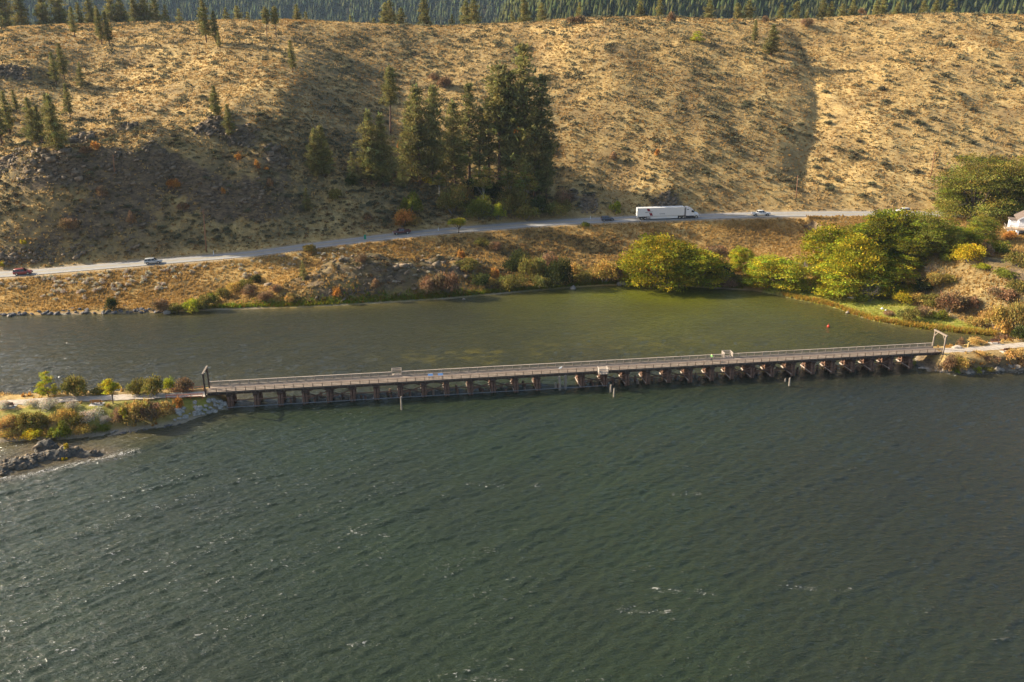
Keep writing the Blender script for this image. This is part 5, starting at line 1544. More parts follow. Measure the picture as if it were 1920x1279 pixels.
# ------------------------------------------------------------------ vehicles
def paint(name, col, rough=0.3):
    m, nt, b = mat_new(name)
    tc = N(nt, "ShaderNodeTexCoord").outputs["Object"]
    f = noise(nt, 1.2, 4, 0.6, tc)
    nt.links.new(mix(nt, math_n(nt, 'MULTIPLY', f, 0.16), tuple(col), (0.30, 0.26, 0.20)), b.inputs["Base Color"])
    b.inputs["Roughness"].default_value = rough; b.inputs["Coat Weight"].default_value = 0.35
    return m
M_GLASS = plain("dark car glass", (0.012, 0.014, 0.017), 0.08, spec=0.7, var=0.1)
M_TYRE = plain("tyre rubber", (0.022, 0.021, 0.02), 0.85)
M_RIM = plain("alloy rim", (0.48, 0.48, 0.48), 0.35, 0.7)
M_LAMP = plain("clear lamp", (0.72, 0.70, 0.66), 0.15)
M_TAIL = plain("red lamp", (0.38, 0.02, 0.015), 0.2)
M_TRIM = plain("black trim", (0.025, 0.025, 0.026), 0.55)
M_PLATE = plain("plate", (0.65, 0.65, 0.62), 0.5)
def wheel_mesh(r, w):
    mb = MB()
    n = 18; prof = [(r * 0.62, -w / 2), (r * 0.94, -w / 2), (r, -w * 0.32), (r, w * 0.32), (r * 0.94, w / 2), (r * 0.62, w / 2)]
    for q, y in prof: pass
    vs = [(q * math.cos(2 * math.pi * k / n), y, q * math.sin(2 * math.pi * k / n)) for q, y in prof for k in range(n)]
    fs = [(i * n + k, i * n + (k + 1) % n, (i + 1) * n + (k + 1) % n, (i + 1) * n + k) for i in range(len(prof) - 1) for k in range(n)]
    mb.add(vs, fs)
    rim = MB()
    ring = lambda q, y: [(q * math.cos(2 * math.pi * k / n), y, q * math.sin(2 * math.pi * k / n)) for k in range(n)]
    rim.loft([ring(r * 0.64, -w * 0.42), ring(r * 0.55, -w * 0.36), ring(r * 0.18, -w * 0.30), ring(r * 0.14, -w * 0.46), ring(r * 0.14, w * 0.46), ring(r * 0.18, w * 0.3), ring(r * 0.55, w * 0.36), ring(r * 0.64, w * 0.42)])
    return mb.mesh("tyre", M_TYRE, True), rim.mesh("rim", M_RIM)
W_CAR, W_TRUCK = wheel_mesh(0.36, 0.24), wheel_mesh(0.52, 0.30)
def add_wheel(par, x, y, r, W=W_CAR, dual=False):
    s = r / (0.36 if W is W_CAR else 0.52)
    wh = link("wheel", W[0], par, (x, y, r), None, (s, s * (1.9 if dual else 1), s))
    link("rim", W[1], wh)
def sec(x, zb, zs, zt, w):
    return [(x, -w * 0.9, zb), (x, w * 0.9, zb), (x, w, zb + 0.12), (x, w, zs), (x, w * 0.93, zt), (x, -w * 0.93, zt), (x, -w, zs), (x, -w, zb + 0.12)]
def on_road(px, py, lane):
    p = at_z(px, py, 9); x = None
    x = float(at_z(px, py, float(f_rz(p[0])))[0])
    for _ in range(4):
        y = float(f_rd(x)) + lane; z = float(f_rz(x)) + 0.065
        d = y * CP - (z - CAM_H) * SP; x = (px - 960) / FPX * d
    rot = math.atan2(float(f_rd(x + 2) - f_rd(x - 2)), 4)
    sl = math.atan2(float(f_rz(x + 4) - f_rz(x - 4)), 8)
    return x, y, z, rot, sl
def vehicle(px, py, lane, heading, label, cat, name):
    x, y, z, rot, sl = on_road(px, py, lane)
    t = thing(name, label, cat, (x, y, z), 0)
    t.rotation_euler = (0, -sl * heading, rot + (0 if heading > 0 else math.pi))
    return t
def suv(px, py, lane, hd, col, label, L=4.6, H=1.68, name="parked_car", cab=(0.95, 0.25, -1.95, -2.2)):
    M = paint(label[:24], col); t = vehicle(px, py, lane, hd, label, "car", name)
    w = 0.92; k = L / 4.6
    S = [(-2.3, 0.45, 0.75, 0.98, 0.80), (-2.22, 0.32, 0.8, 1.05, 0.9), (-1.6, 0.28, 0.82, 1.06, w), (0.0, 0.26, 0.82, 1.04, w), (0.95, 0.26, 0.80, 1.02, w), (1.7, 0.28, 0.72, 0.93, w * 0.98), (2.15, 0.32, 0.62, 0.80, 0.86), (2.3, 0.42, 0.56, 0.66, 0.72)]
    MB().loft([sec(x * k, a, b, c, q) for x, a, b, c, q in S]).build("body", M, t, True)
    xf0, xf1, xr1, xr0 = [c * k for c in cab]; zb, zt = 1.0, H
    def ring(x0, x1, z, w_): return [(x1, -w_, z), (x0, -w_, z), (x0, w_, z), (x1, w_, z)]
    MB().loft([ring(xf0, xr0, zb - 0.05, 0.83), ring((xf0 + xf1 * 3) / 4, (xr0 + xr1 * 3) / 4, zb + 0.8 * (zt - zb), 0.70), ring(xf1, xr1, zt - 0.05, 0.66)]).build("windows", M_GLASS, t)
    MB().loft([ring(xf1 + 0.1, xr1 - 0.06, zt - 0.07, 0.69), ring(xf1, xr1, zt, 0.64), ring(xf1 - 0.12, xr1 + 0.12, zt + 0.035, 0.5)]).build("roof", M, t, True)
    for s in (-1, 1):
        for xa, xb in ((xf0, xf1 + 0.05), (0.02 * k - 0.35, -0.35 * k), (xr0, xr1 - 0.03), (-1.35 * k, -1.35 * k)):
            MB().bar((xa, s * 0.835, zb - 0.04), (xb, s * 0.68, zt - 0.06), 0.09, 0.05, (0, 1, 0)).build("pillar", M, t)
        MB().box((0.9 * k, s * 1.0, 1.06), (0.13, 0.2, 0.13)).build("mirror", M, t)
        MB().box((2.17 * k, s * 0.62, 0.70), (0.2, 0.30, 0.13), -s * 0.3).build("headlight", M_LAMP, t)
        MB().box((-2.25 * k, s * 0.70, 0.92), (0.12, 0.18, 0.28)).build("tail_light", M_TAIL, t)
        for x in (1.42 * k, -1.38 * k):
            MB().tube([(x, s * 0.78, 0.37), (x, s * 0.925, 0.37)], [0.43, 0.43], 16).build("wheel_arch", M_TRIM, t)
            add_wheel(t, x, s * 0.83, 0.36)
    MB().box((2.28 * k, 0, 0.5), (0.08, 1.0, 0.16)).build("grille", M_TRIM, t)
    MB().box((-2.3 * k, 0, 0.68), (0.03, 0.42, 0.13)).build("number_plate", M_PLATE, t)
    return t
suv(44, 511.5, -1.85, 1, (0.24, 0.018, 0.014), "red sport utility car on the highway at the far left", 4.7, 1.72, "suv")
suv(288, 492, -1.85, 1, (0.42, 0.42, 0.40), "silver estate car on the highway above the bank's rabbitbrush", 4.75, 1.66, "estate_car")
suv(1139, 411, -1.85, 1, (0.022, 0.034, 0.07), "dark blue car following the white semi-trailer truck", 4.5, 1.66, "suv")
suv(1692, 400, 1.85, -1, (0.62, 0.61, 0.58), "white car half hidden behind the thicket's back tree", 4.8, 1.7, "car")
def pickup(px, py, lane, hd, col, label, crew=1.0, L=5.9):
    M = paint(label[:24], col); t = vehicle(px, py, lane, hd, label, "pickup truck", "pickup_truck")
    k = L / 5.9; w = 0.98
    S = [(0.1, 0.5, 0.95, 1.2, w), (1.35, 0.48, 0.95, 1.2, w), (1.7, 0.48, 0.95, 1.17, w), (2.5, 0.46, 0.9, 1.1, w * 0.97), (2.88, 0.48, 0.84, 0.98, 0.86), (2.95, 0.55, 0.75, 0.85, 0.8)]
    MB().loft([sec(x * k, a, b, c, q) for x, a, b, c, q in [(-0.9 * crew, 0.5, 0.95, 1.2, w)] + S]).build("body", M, t, True)
    xr = -0.9 * crew * k
    bed = MB(); b0, b1 = -2.95 * k, xr - 0.04
    bed.box(((b0 + b1) / 2, 0, 0.72), (b1 - b0, 1.86, 0.08))
    for s in (-1, 1): bed.box(((b0 + b1) / 2, s * 0.93, 0.86), (b1 - b0, 0.1, 0.62))
    bed.box((b1 - 0.04, 0, 0.86), (0.08, 1.76, 0.6))
    bed.build("bed", M, t)
    MB().box((b0 - 0.03, 0, 0.86), (0.07, 1.9, 0.6)).build("tailgate", M, t)
    def ring(x0, x1, z, w_): return [(x1, -w_, z), (x0, -w_, z), (x0, w_, z), (x1, w_, z)]
    zt = 1.86
    MB().loft([ring(1.42 * k, xr, 1.15, 0.88), ring(0.72 * k, xr + 0.12, zt - 0.06, 0.72)]).build("windows", M_GLASS, t)
    MB().loft([ring(0.80 * k, xr + 0.06, zt - 0.08, 0.75), ring(0.68 * k, xr + 0.1, zt, 0.7), ring(0.5 * k, xr + 0.25, zt + 0.03, 0.55)]).build("roof", M, t, True)
    for s in (-1, 1):
        for xa, xb in ((1.42 * k, 0.74 * k), (0.2 * k, 0.1 * k), (xr + 0.03, xr + 0.12)):
            MB().bar((xa, s * 0.89, 1.15), (xb, s * 0.735, zt - 0.07), 0.11, 0.05, (0, 1, 0)).build("pillar", M, t)
        MB().box((1.3 * k, s * 1.1, 1.28), (0.14, 0.24, 0.22)).build("mirror", M_TRIM, t)
        MB().box((2.86 * k, s * 0.68, 0.86), (0.18, 0.3, 0.2)).build("headlight", M_LAMP, t)
        MB().box((b0 - 0.02, s * 0.9, 0.92), (0.12, 0.12, 0.36)).build("tail_light", M_TAIL, t)
        for x in (1.95 * k, -1.85 * k):
            MB().tube([(x, s * 0.8, 0.42), (x, s * 0.992, 0.42)], [0.5, 0.5], 16).build("wheel_arch", M_TRIM, t)
            add_wheel(t, x, s * 0.88, 0.41)
    MB().box((2.95 * k, 0, 0.55), (0.16, 1.8, 0.2)).build("front_bumper", M_RIM, t)
    MB().box((b0 - 0.1, 0, 0.55), (0.14, 1.8, 0.18)).build("rear_bumper", M_RIM, t)
    return t
pickup(753, 440, 1.85, -1, (0.085, 0.014, 0.018), "dark red pickup on the highway left of the roadside tree", 1.0, 5.6)
pickup(1426, 402, -1.85, 1, (0.70, 0.70, 0.68), "white pickup driving ahead of the semi-trailer truck", 1.25, 6.3)

def semi():
    MW = paint("white trailer skin", (0.68, 0.68, 0.66), 0.4); MC = paint("white cab paint", (0.72, 0.73, 0.74), 0.25)
    MR = plain("dark red print", (0.22, 0.012, 0.03), 0.4, var=0.05); MT = plain("dark print", (0.05, 0.06, 0.08), 0.5)
    t = vehicle(1251, 409, -1.85, 1, "white semi-trailer truck with dark red slanted marks on its trailer", "truck", "semi_truck")
    # x forward; whole rig about 21.3 m, origin at its middle
    x0, x1 = -10.6, 5.55
    tr = MB().box(((x0 + x1) / 2, 0, 2.62), (x1 - x0, 2.56, 2.84)).build("trailer", MW, t)
    for s in (-1, 1):
        MB().box(((x0 + x1) / 2, s * 1.285, 4.02), (x1 - x0 + 0.04, 0.05, 0.13)).build("top_rail", MW, tr)
        MB().box(((x0 + x1) / 2, s * 1.285, 1.24), (x1 - x0 + 0.04, 0.05, 0.16)).build("bottom_rail", M_RIM, tr)
        MB().box((-1.4, s * 1.2, 0.78), (9.4, 0.05, 0.78)).build("side_skirt", MW, tr)
        MB().box((x0 + 0.04, s * 1.25, 2.62), (0.14, 0.1, 2.9)).build("rear_post", MW, tr)
    st = MB()
    for k in range(1, 12):
        for s in (-1, 1): st.box((x0 + k * 1.34, s * 1.284, 2.62), (0.03, 0.012, 2.64))
    st.build("panel_seam", MW, tr)
    for s in (-1, 1):
        MB().box((x0 - 0.03, s * 0.64, 2.62), (0.05, 1.22, 2.7)).build("rear_door", MW, tr)
    def para(xa, za, h, w, sl):
        mb = MB(); y = -1.292
        mb.add([(xa, y, za), (xa + w, y, za), (xa + w - sl, y, za + h), (xa - sl, y, za + h), (xa, y + 0.012, za), (xa + w, y + 0.012, za), (xa + w - sl, y + 0.012, za + h), (xa - sl, y + 0.012, za + h)],
               [(0, 1, 2, 3), (7, 6, 5, 4), (0, 4, 5, 1), (1, 5, 6, 2), (2, 6, 7, 3), (3, 7, 4, 0)])
        return mb
    para(x0 + 3.45, 2.98, 0.92, 0.95, 0.42).build("slanted_mark", MR, tr)
    para(x0 + 4.35, 1.45, 0.92, 0.95, 0.42).build("slanted_mark", MR, tr)
    lt = MB(); g_ = np.random.default_rng(2); x = x0 + 2.7
    for i in range(13):                                   # the small dark word line between the marks, too small to read
        if i == 5: x += 0.12
        lt.box((x, -1.29, 2.62 + 0.012 * i), (0.13, 0.012, 0.2 + 0.06 * (i % 3 == 0))); x += 0.185
    lt.build("lettering", MT, tr)
    nm = MB()
    for i in range(5): nm.box((x0 + 7.7 + i * 0.38, -1.29, 1.98), (0.2, 0.012, 0.26))
    nm.build("fleet_number", MT, tr)
    for x in (-9.2, -7.9):
        for s in (-1, 1): add_wheel(tr, x, s * 0.98, 0.52, W_TRUCK, True)
    MB().box((-8.5, 0, 0.95), (2.9, 1.0, 0.3)).build("bogie", M_TRIM, tr)
    for s in (-1, 1): MB().box((2.2, s * 0.8, 0.72), (0.14, 0.14, 1.0)).build("landing_leg", M_TRIM, tr)
    MB().box((x0 - 0.02, 0, 0.6), (0.1, 2.3, 0.14)).build("underride_guard", M_RIM, tr)
    # tractor
    cabw = 1.24
    def ring(pts): return pts
    prof = [(6.15, 1.05), (6.15, 3.98), (6.9, 3.96), (7.9, 3.62), (8.55, 3.05), (9.05, 2.25), (9.1, 1.05)]
    secs = []
    for y, k in ((-cabw, 0.96), (-cabw * 0.97, 1.0), (cabw * 0.97, 1.0), (cabw, 0.96)):
        secs.append([(7.5 + (x - 7.5) * k, y, 2.3 + (z - 2.3) * k) for x, z in prof])
    cab = MB().loft(secs).build("cab", MC, t)
    hs = []
    for x, zt, w_ in ((8.95, 2.18, 1.12), (9.6, 2.08, 1.08), (10.25, 1.9, 0.98), (10.6, 1.6, 0.86), (10.68, 1.2, 0.8)):
        hs.append([(x, -w_, 0.75), (x, w_, 0.75), (x, w_, zt - 0.3), (x, w_ * 0.75, zt), (x, -w_ * 0.75, zt), (x, -w_, zt - 0.3)])
    MB().loft(hs).build("hood", MC, t, True)
    MB().add([(9.08, -1.08, 2.28), (9.08, 1.08, 2.28), (8.62, 1.0, 3.02), (8.62, -1.0, 3.02), (9.02, -1.08, 2.24), (9.02, 1.08, 2.24), (8.56, 1.0, 2.98), (8.56, -1.0, 2.98)],
             [(0, 1, 2, 3), (7, 6, 5, 4), (0, 4, 5, 1), (1, 5, 6, 2), (2, 6, 7, 3), (3, 7, 4, 0)]).build("windscreen", M_GLASS, t)
    for s in (-1, 1):
        MB().add([(7.95, s * 1.246, 2.2), (8.85, s * 1.246, 2.2), (8.5, s * 1.246, 2.85), (8.0, s * 1.246, 2.9), (7.95, s * 1.2, 2.2), (8.85, s * 1.2, 2.2), (8.5, s * 1.2, 2.85), (8.0, s * 1.2, 2.9)],
                 [(0, 1, 2, 3), (7, 6, 5, 4), (0, 4, 5, 1), (1, 5, 6, 2), (2, 6, 7, 3), (3, 7, 4, 0)]).build("side_window", M_GLASS, cab)
        MB().box((6.75, s * 1.245, 3.2), (0.62, 0.03, 0.2)).build("vent_window", M_GLASS, cab)
        MB().box((8.75, s * 1.45, 2.5), (0.14, 0.22, 0.7)).build("mirror", M_TRIM, t)
        MB().tube([(6.4, s * 1.0, 0.72), (8.3, s * 1.0, 0.72)], [0.34, 0.34], 14).build("fuel_tank", M_TRIM, t)
        MB().box((7.5, s * 1.16, 0.72), (2.7, 0.1, 0.62)).build("side_fairing", M_TRIM, t)
        MB().box((10.42, s * 0.78, 1.22), (0.3, 0.3, 0.24)).build("headlight", M_LAMP, t)
        add_wheel(t, 9.75, s * 0.98, 0.52, W_TRUCK)
        for x in (4.0, 5.3): add_wheel(t, x, s * 0.96, 0.52, W_TRUCK, True)
        MB().box((4.65, s * 0.98, 1.1), (0.06, 0.6, 0.1)).build("mudguard", M_TRIM, t)
        MB().tube([(6.05, s * 0.95, 1.0), (6.05, s * 0.95, 3.9)], [0.09, 0.09], 8).build("exhaust_stack", M_RIM, t)
    MB().box((6.6, 0, 0.9), (6.6, 0.9, 0.24)).build("frame", M_TRIM, t)
    MB().box((10.68, 0, 0.62), (0.24, 2.2, 0.34)).build("bumper", MC, t)
    MB().box((10.66, 0, 1.3), (0.08, 1.0, 0.6)).build("grille", M_TRIM, t)
semi()

# ------------------------------------------------------------------ signs, markers, poles
M_SIGNG = plain("green sign sheeting", (0.012, 0.20, 0.13), 0.4, var=0.08)
M_SIGNW = plain("white sign sheeting", (0.72, 0.72, 0.70), 0.4, var=0.08)
M_CEDAR = plain("cedar pole", (0.27, 0.135, 0.07), 0.9, var=0.35, scale=4)
def sign(px, by, ty, w, h, mat, label, name="road_sign"):
    p, ht, k = place(px, by, ty)
    t = thing(name, label, "road sign", (p[0], p[1], p[2] - 0.2))
    MB().box((0, 0.03, (ht + 0.2) / 2), (0.09, 0.07, ht + 0.2)).build("post", M_STEEL, t)
    MB().box((0, -0.02, ht + 0.2 - h / 2), (w, 0.03, h)).build("panel", mat, t)
    return t
sign(685, 452, 440, 0.75, 1.5, M_SIGNG, "narrow green marker sign on the near edge of the highway")
sign(1013, 401, 390, 0.5, 0.9, M_SIGNW, "small white sign below the grove, left of two side by side")
sign(1018, 401, 391, 0.5, 0.8, M_SIGNW, "small white sign below the grove, right of two side by side")
for px, by, ty, lab in ((1107, 412, 405, "white delineator post on the verge left of the dark blue car"), (822, 434, 427, "white delineator post left of the umbrella-shaped roadside tree"),
                        (401, 480, 470, "white delineator post beside the tall cedar utility pole"), (1290, 401, 396, "low white marker post at the road's far edge above the tractor unit")):
    p, ht, k = place(px, by, ty)
    t = thing("delineator_post", lab, "marker post", (p[0], p[1], p[2] - 0.15), 0, "white delineator posts along the highway")
    MB().box((0, 0, (ht + 0.15) / 2), (0.14, 0.06, ht + 0.15)).build("post", M_SIGNW, t)
    MB().box((0, -0.04, ht - 0.1), (0.1, 0.02, 0.18)).build("reflector", M_LAMP, t)
def pole(px, by, ty, topx, r, label):
    p, ht, k = place(px, by, ty)
    q = at_y(topx, ty, p[1])
    t = thing("utility_pole", label, "utility pole", (p[0], p[1], p[2] - 0.3))
    MB().tube([(0, 0, 0), ((q[0] - p[0]) * 0.5, 0, (ht + 0.3) * 0.5), (q[0] - p[0], 0, ht + 0.3)], [r, r * 0.86, r * 0.7], 10).build("shaft", M_CEDAR, t, True)
    MB().bar((q[0] - p[0] - 0.75, -0.12, ht - 0.25), (q[0] - p[0] + 0.75, -0.12, ht - 0.25), 0.1, 0.12).build("crossarm", M_CEDAR, t)
    return t
pole(387, 474, 393, 381, 0.2, "tall reddish cedar pole at the road edge below the left rocks")
pole(215, 328, 289, 212, 0.16, "thin dark utility pole standing on the left rocks")
pole(1492, 379, 329, 1496, 0.15, "slim utility pole on the sunny slope above the white pickup")
pole(1745, 332, 284, 1753, 0.17, "leaning utility pole left of the huge willows")

# ------------------------------------------------------------------ benches, fences, small things
M_BENCH = plain("orange brown bench boards", (0.36, 0.155, 0.04), 0.6, var=0.2, scale=6)
M_BENCHR = plain("red brown bench boards", (0.20, 0.07, 0.04), 0.6, var=0.2, scale=6)
M_CONC = plain("pale concrete", (0.42, 0.39, 0.34), 0.9, var=0.15)
def bench(px, by, rz, mat, label, w=1.9):
    p = hit(px, by)
    t = thing("park_bench", label, "bench", (p[0], p[1], p[2] - 0.02), rz)
    MB().box((0, 0.1, 0.03), (w + 0.4, 1.5, 0.12)).build("concrete_pad", M_CONC, t)
    for k in range(3): MB().box((0, -0.18 + k * 0.17, 0.5), (w, 0.15, 0.05)).build("seat_board", mat, t)
    for k in range(3): MB().box((0, 0.32 + k * 0.045, 0.66 + k * 0.17), (w, 0.05, 0.15)).build("back_board", mat, t)
    for s in (-1, 1):
        lg = MB(); lg.box((s * w * 0.36, 0.0, 0.28), (0.1, 0.5, 0.42)); lg.bar((s * w * 0.36, 0.24, 0.4), (s * w * 0.36, 0.44, 1.05), 0.09, 0.09)
        lg.build("leg", M_GREY, t)
bench(182, 758, R(186), M_BENCH, "orange-brown park bench on a concrete pad between the two yellow trees", 2.0)
bench(17, 763, R(190), M_BENCHR, "reddish park bench on a concrete pad near the left picture edge", 2.0)
bench(1886, 660, R(188), M_BENCHR, "red-brown bench at the lake edge of the right causeway path")
bench(1866, 645, R(-8), M_BENCHR, "dark bench at the far side of the right causeway path")
M_REDP = plain("red painted pipe", (0.42, 0.10, 0.035), 0.5, var=0.15)
def pipe_fence(pts, label, hgt=1.05):
    P = [at_z(a, b, 3.1) for a, b in pts]
    t = thing("pipe_fence", label, "fence", (P[0][0], P[0][1], 3.0))
    a, b = P[0] - P[0], P[1] - P[0]; L = np.linalg.norm(b); n = max(3, int(L / 1.7))
    for i in range(n + 1):
        q = b * i / n
        MB().tube([(q[0], q[1], -0.3), (q[0], q[1], hgt + 0.05)], [0.05, 0.05], 8).build("post", M_REDP, t)
    for z in (0.35, 0.7, hgt): MB().tube([(0, 0, z), (b[0], b[1], z)], [0.045, 0.045], 8).build("rail", M_REDP, t)
pipe_fence([(322, 737), (382, 733)], "red pipe fence on the far side of the path by the left portal")
pipe_fence([(312, 748), (380, 745)], "low red pipe fence on the near side of the path by the left portal", 0.85)
p = at_z(1815, 651, 3.1)
MB().box((0, 0, 0.5), (0.26, 0.2, 1.3)).build("bollard", plain("yellow tan post", (0.60, 0.42, 0.16), 0.7), loc=(p[0], p[1], 3.0), label="yellow-tan wooden post behind the right causeway path", cat="post")
p = at_z(1795, 652, 3.1)
mb = MB(); g_ = np.random.default_rng(6)
bm = bmesh.new(); bmesh.ops.create_icosphere(bm, subdivisions=3, radius=1)
for v in bm.verts:
    r_ = 1 + 0.12 * math.sin(5 * v.co.x + 2 * v.co.y) + 0.05 * g_.normal(); v.co = Vector((v.co.x * 1.1 * r_, v.co.y * 0.7 * r_, max(v.co.z, -0.1) * 0.5 * r_))
me = bpy.data.meshes.new("gravel heap"); bm.to_mesh(me); bm.free(); me.materials.append(M_GRAVEL)
link("gravel_heap", me, loc=(p[0], p[1], 3.08), label="low pale heap beside the right end of the bridge path", cat="gravel heap")
# information panels and a gull on the near side of the bridge, walker on the deck
M_BLUE = plain("blue panel print", (0.12, 0.24, 0.46), 0.4, var=0.2, scale=8)
for px, lab in ((808, "blue information panel on the bridge's near railing, left of two"), (827, "blue information panel on the bridge's near railing, right of two")):
    u, v = b_local(px, 717, 3.3)
    x, y = b_world(u, 0.32)
    t = thing("information_panel", lab, "information sign", (x, y, BZ), BROT)
    for s in (-0.3, 0.3): MB().box((s, 0.05, 0.45), (0.07, 0.07, 0.95)).build("leg", M_POST, t)
    MB().add([(-0.5, -0.22, 0.86), (0.5, -0.22, 0.86), (0.5, 0.26, 1.22), (-0.5, 0.26, 1.22), (-0.5, -0.2, 0.82), (0.5, -0.2, 0.82), (0.5, 0.28, 1.18), (-0.5, 0.28, 1.18)],
             [(0, 1, 2, 3), (7, 6, 5, 4), (0, 4, 5, 1), (1, 5, 6, 2), (2, 6, 7, 3), (3, 7, 4, 0)]).build("panel", M_BLUE, t)
u, v = b_local(1051, 693, 4.2)
x, y = b_world(u, -0.05)
gl = MB().loft([[(xx, r_ * math.cos(a) * 0.9, z + r_ * math.sin(a)) for a in np.linspace(0, 2 * math.pi, 9)[:-1]] for xx, r_, z in
               ((-0.34, 0.015, 0.14), (-0.24, 0.05, 0.15), (-0.1, 0.1, 0.17), (0.05, 0.12, 0.19), (0.16, 0.09, 0.24), (0.2, 0.06, 0.3), (0.25, 0.065, 0.33), (0.3, 0.04, 0.33), (0.36, 0.01, 0.315))])
gl.box((0.02, 0.03, 0.05), (0.015, 0.015, 0.12)); gl.box((0.02, -0.03, 0.05), (0.015, 0.015, 0.12))
gl.build("gull", plain("white plumage", (0.75, 0.75, 0.73), 0.7, var=0.08), None, True, loc=(x, y, BZ + 0.93), rot=(0, 0, BROT + 0.4), scale=1.3, label="white bird perched on the bridge's near handrail", cat="bird")

def skin_mesh(name, verts, edges, radii, mats, matf, sub=1):
    me = bpy.data.meshes.new(name); me.from_pydata(verts, edges, []); o = bpy.data.objects.new(name, me); COL.objects.link(o)
    o.modifiers.new("s", 'SKIN'); me_sv = o.data.skin_vertices[0].data if o.data.skin_vertices else None
    for i, r_ in enumerate(radii): me_sv[i].radius = r_ if hasattr(r_, '__len__') else (r_, r_)
    me_sv[0].use_root = True
    sd = o.modifiers.new("d", 'SUBSURF'); sd.levels = sub; sd.render_levels = sub
    dg = bpy.context.evaluated_depsgraph_get(); dg.update()
    out = bpy.data.meshes.new_from_object(o.evaluated_get(dg))
    bpy.data.objects.remove(o)
    out.materials.clear()
    for m in mats: out.materials.append(m)
    for f in out.polygons: f.material_index = matf(f.center); f.use_smooth = True
    return out
def walker():
    u, v = b_local(1338, 681, 3.3)
    x, y = b_world(u, 2.1)
    MS = plain("skin", (0.45, 0.27, 0.19), 0.6, var=0.05); MJ = plain("bright green jacket", (0.22, 0.52, 0.16), 0.6, var=0.12); MT_ = plain("dark trousers", (0.03, 0.035, 0.045), 0.8); MH = plain("brown hair", (0.06, 0.035, 0.02), 0.8); MS2 = plain("shoes", (0.05, 0.05, 0.05), 0.6)
    V = [(0, 0, 0.95), (0, 0, 1.12), (0.01, 0, 1.32), (0.02, 0, 1.46), (0.03, 0, 1.54), (0.045, 0, 1.63), (0.05, 0, 1.70),
         (0.0, 0.10, 0.90), (0.14, 0.10, 0.50), (0.10, 0.10, 0.09), (0.24, 0.10, 0.05),
         (0.0, -0.10, 0.90), (-0.04, -0.10, 0.50), (-0.26, -0.10, 0.14), (-0.16, -0.10, 0.05),
         (0.0, 0.19, 1.43), (-0.08, 0.25, 1.17), (0.05, 0.24, 0.94), (0.08, 0.23, 0.86),
         (0.0, -0.19, 1.43), (0.06, -0.25, 1.17), (0.22, -0.22, 1.0), (0.28, -0.21, 0.95)]
    E = [(0, 1), (1, 2), (2, 3), (3, 4), (4, 5), (5, 6), (0, 7), (7, 8), (8, 9), (9, 10), (0, 11), (11, 12), (12, 13), (13, 14), (3, 15), (15, 16), (16, 17), (17, 18), (3, 19), (19, 20), (20, 21), (21, 22)]
    Rr = [(0.13, 0.15), (0.12, 0.15), (0.13, 0.17), (0.10, 0.14), 0.055, 0.095, 0.085, 0.09, 0.06, 0.045, 0.045, 0.09, 0.06, 0.045, 0.045, 0.065, 0.05, 0.04, 0.04, 0.065, 0.05, 0.04, 0.04]
    def mf(c):
        if c.z < 0.1: return 2
        if c.z < 0.96 and abs(c.y) < 0.19: return 1
        return 0
    me = skin_mesh("person", V, E, Rr, [MS, MT_, MS2], mf, 2)
    t = link("person", me, None, (x, y, BZ), (0, 0, BROT + math.pi), None, None, "person in a bright green jacket and dark trousers walking along the bridge", "person")
    jv = V[0:4] + V[15:18] + V[19:22]
    je = [(0, 1), (1, 2), (2, 3), (3, 4), (4, 5), (5, 6), (3, 7), (7, 8), (8, 9)]
    jr = [(0.165, 0.19), (0.15, 0.18), (0.16, 0.2), (0.11, 0.15), 0.08, 0.068, 0.06, 0.08, 0.068, 0.06]
    link("jacket", skin_mesh("jacket", jv, je, jr, [MJ], lambda c: 0, 2), t)
    hb = MB().loft([[(0.035 + r_ * math.cos(a), r_ * math.sin(a), z) for a in np.linspace(0, 2 * math.pi, 11)[:-1]] for z, r_ in ((1.60, 0.09), (1.68, 0.112), (1.75, 0.10), (1.80, 0.05))])
    hb.build("hair", MH, t, True)
walker()
# boats drawn up on the lawn edge, bundles, buoy
def boat(px, by, ln, wd, rz, mat, label, flip):
    p = hit(px, by)
    secs = []
    for q in np.linspace(-1, 1, 9):
        w_ = wd / 2 * max(0.06, (1 - abs(q) ** 2.4)); d_ = 0.34 * (1 - 0.4 * abs(q) ** 2)
        s_ = 1 if flip else -1
        base = 0.0 if flip else d_ + 0.1 * abs(q)
        secs.append([(q * ln / 2, w_ * math.cos(a), base + s_ * d_ * math.sin(a)) for a in np.linspace(0, math.pi, 7)] + ([] if flip else [(q * ln / 2, -w_ * 0.86, base - 0.02), (q * ln / 2, 0, 0.1 + 0.1 * abs(q)), (q * ln / 2, w_ * 0.86, base - 0.02)]))
    t = thing("boat", label, "boat", (p[0], p[1], p[2] + 0.03), rz)
    MB().loft(secs).build("hull", mat, t, True)
    MB().tube([(q * ln / 2, wd / 2 * max(0.06, 1 - abs(q) ** 2.4) + 0.02, 0.02 if flip else 0.36 + 0.06 * abs(q)) for q in np.linspace(-1, 1, 9)], [0.04] * 9, 6).build("gunwale", M_GREY, t)
    if flip: MB().box((0, 0, 0.345), (ln * 0.7, 0.07, 0.08)).build("keel", mat, t)
    else: MB().box((0.2, 0, 0.3), (0.25, wd * 0.8, 0.05)).build("thwart", M_GREY, t)
M_HULLG = plain("grey boat hull", (0.40, 0.42, 0.46), 0.4); M_HULLW = plain("white boat hull", (0.75, 0.75, 0.74), 0.35)
boat(1584, 553, 3.2, 1.1, R(14), M_HULLG, "grey upturned boat on the lawn edge under the yellow walnut", True)
boat(1598, 560, 2.6, 1.2, R(-12), M_HULLW, "white dinghy on the lawn edge right of the grey boat", False)
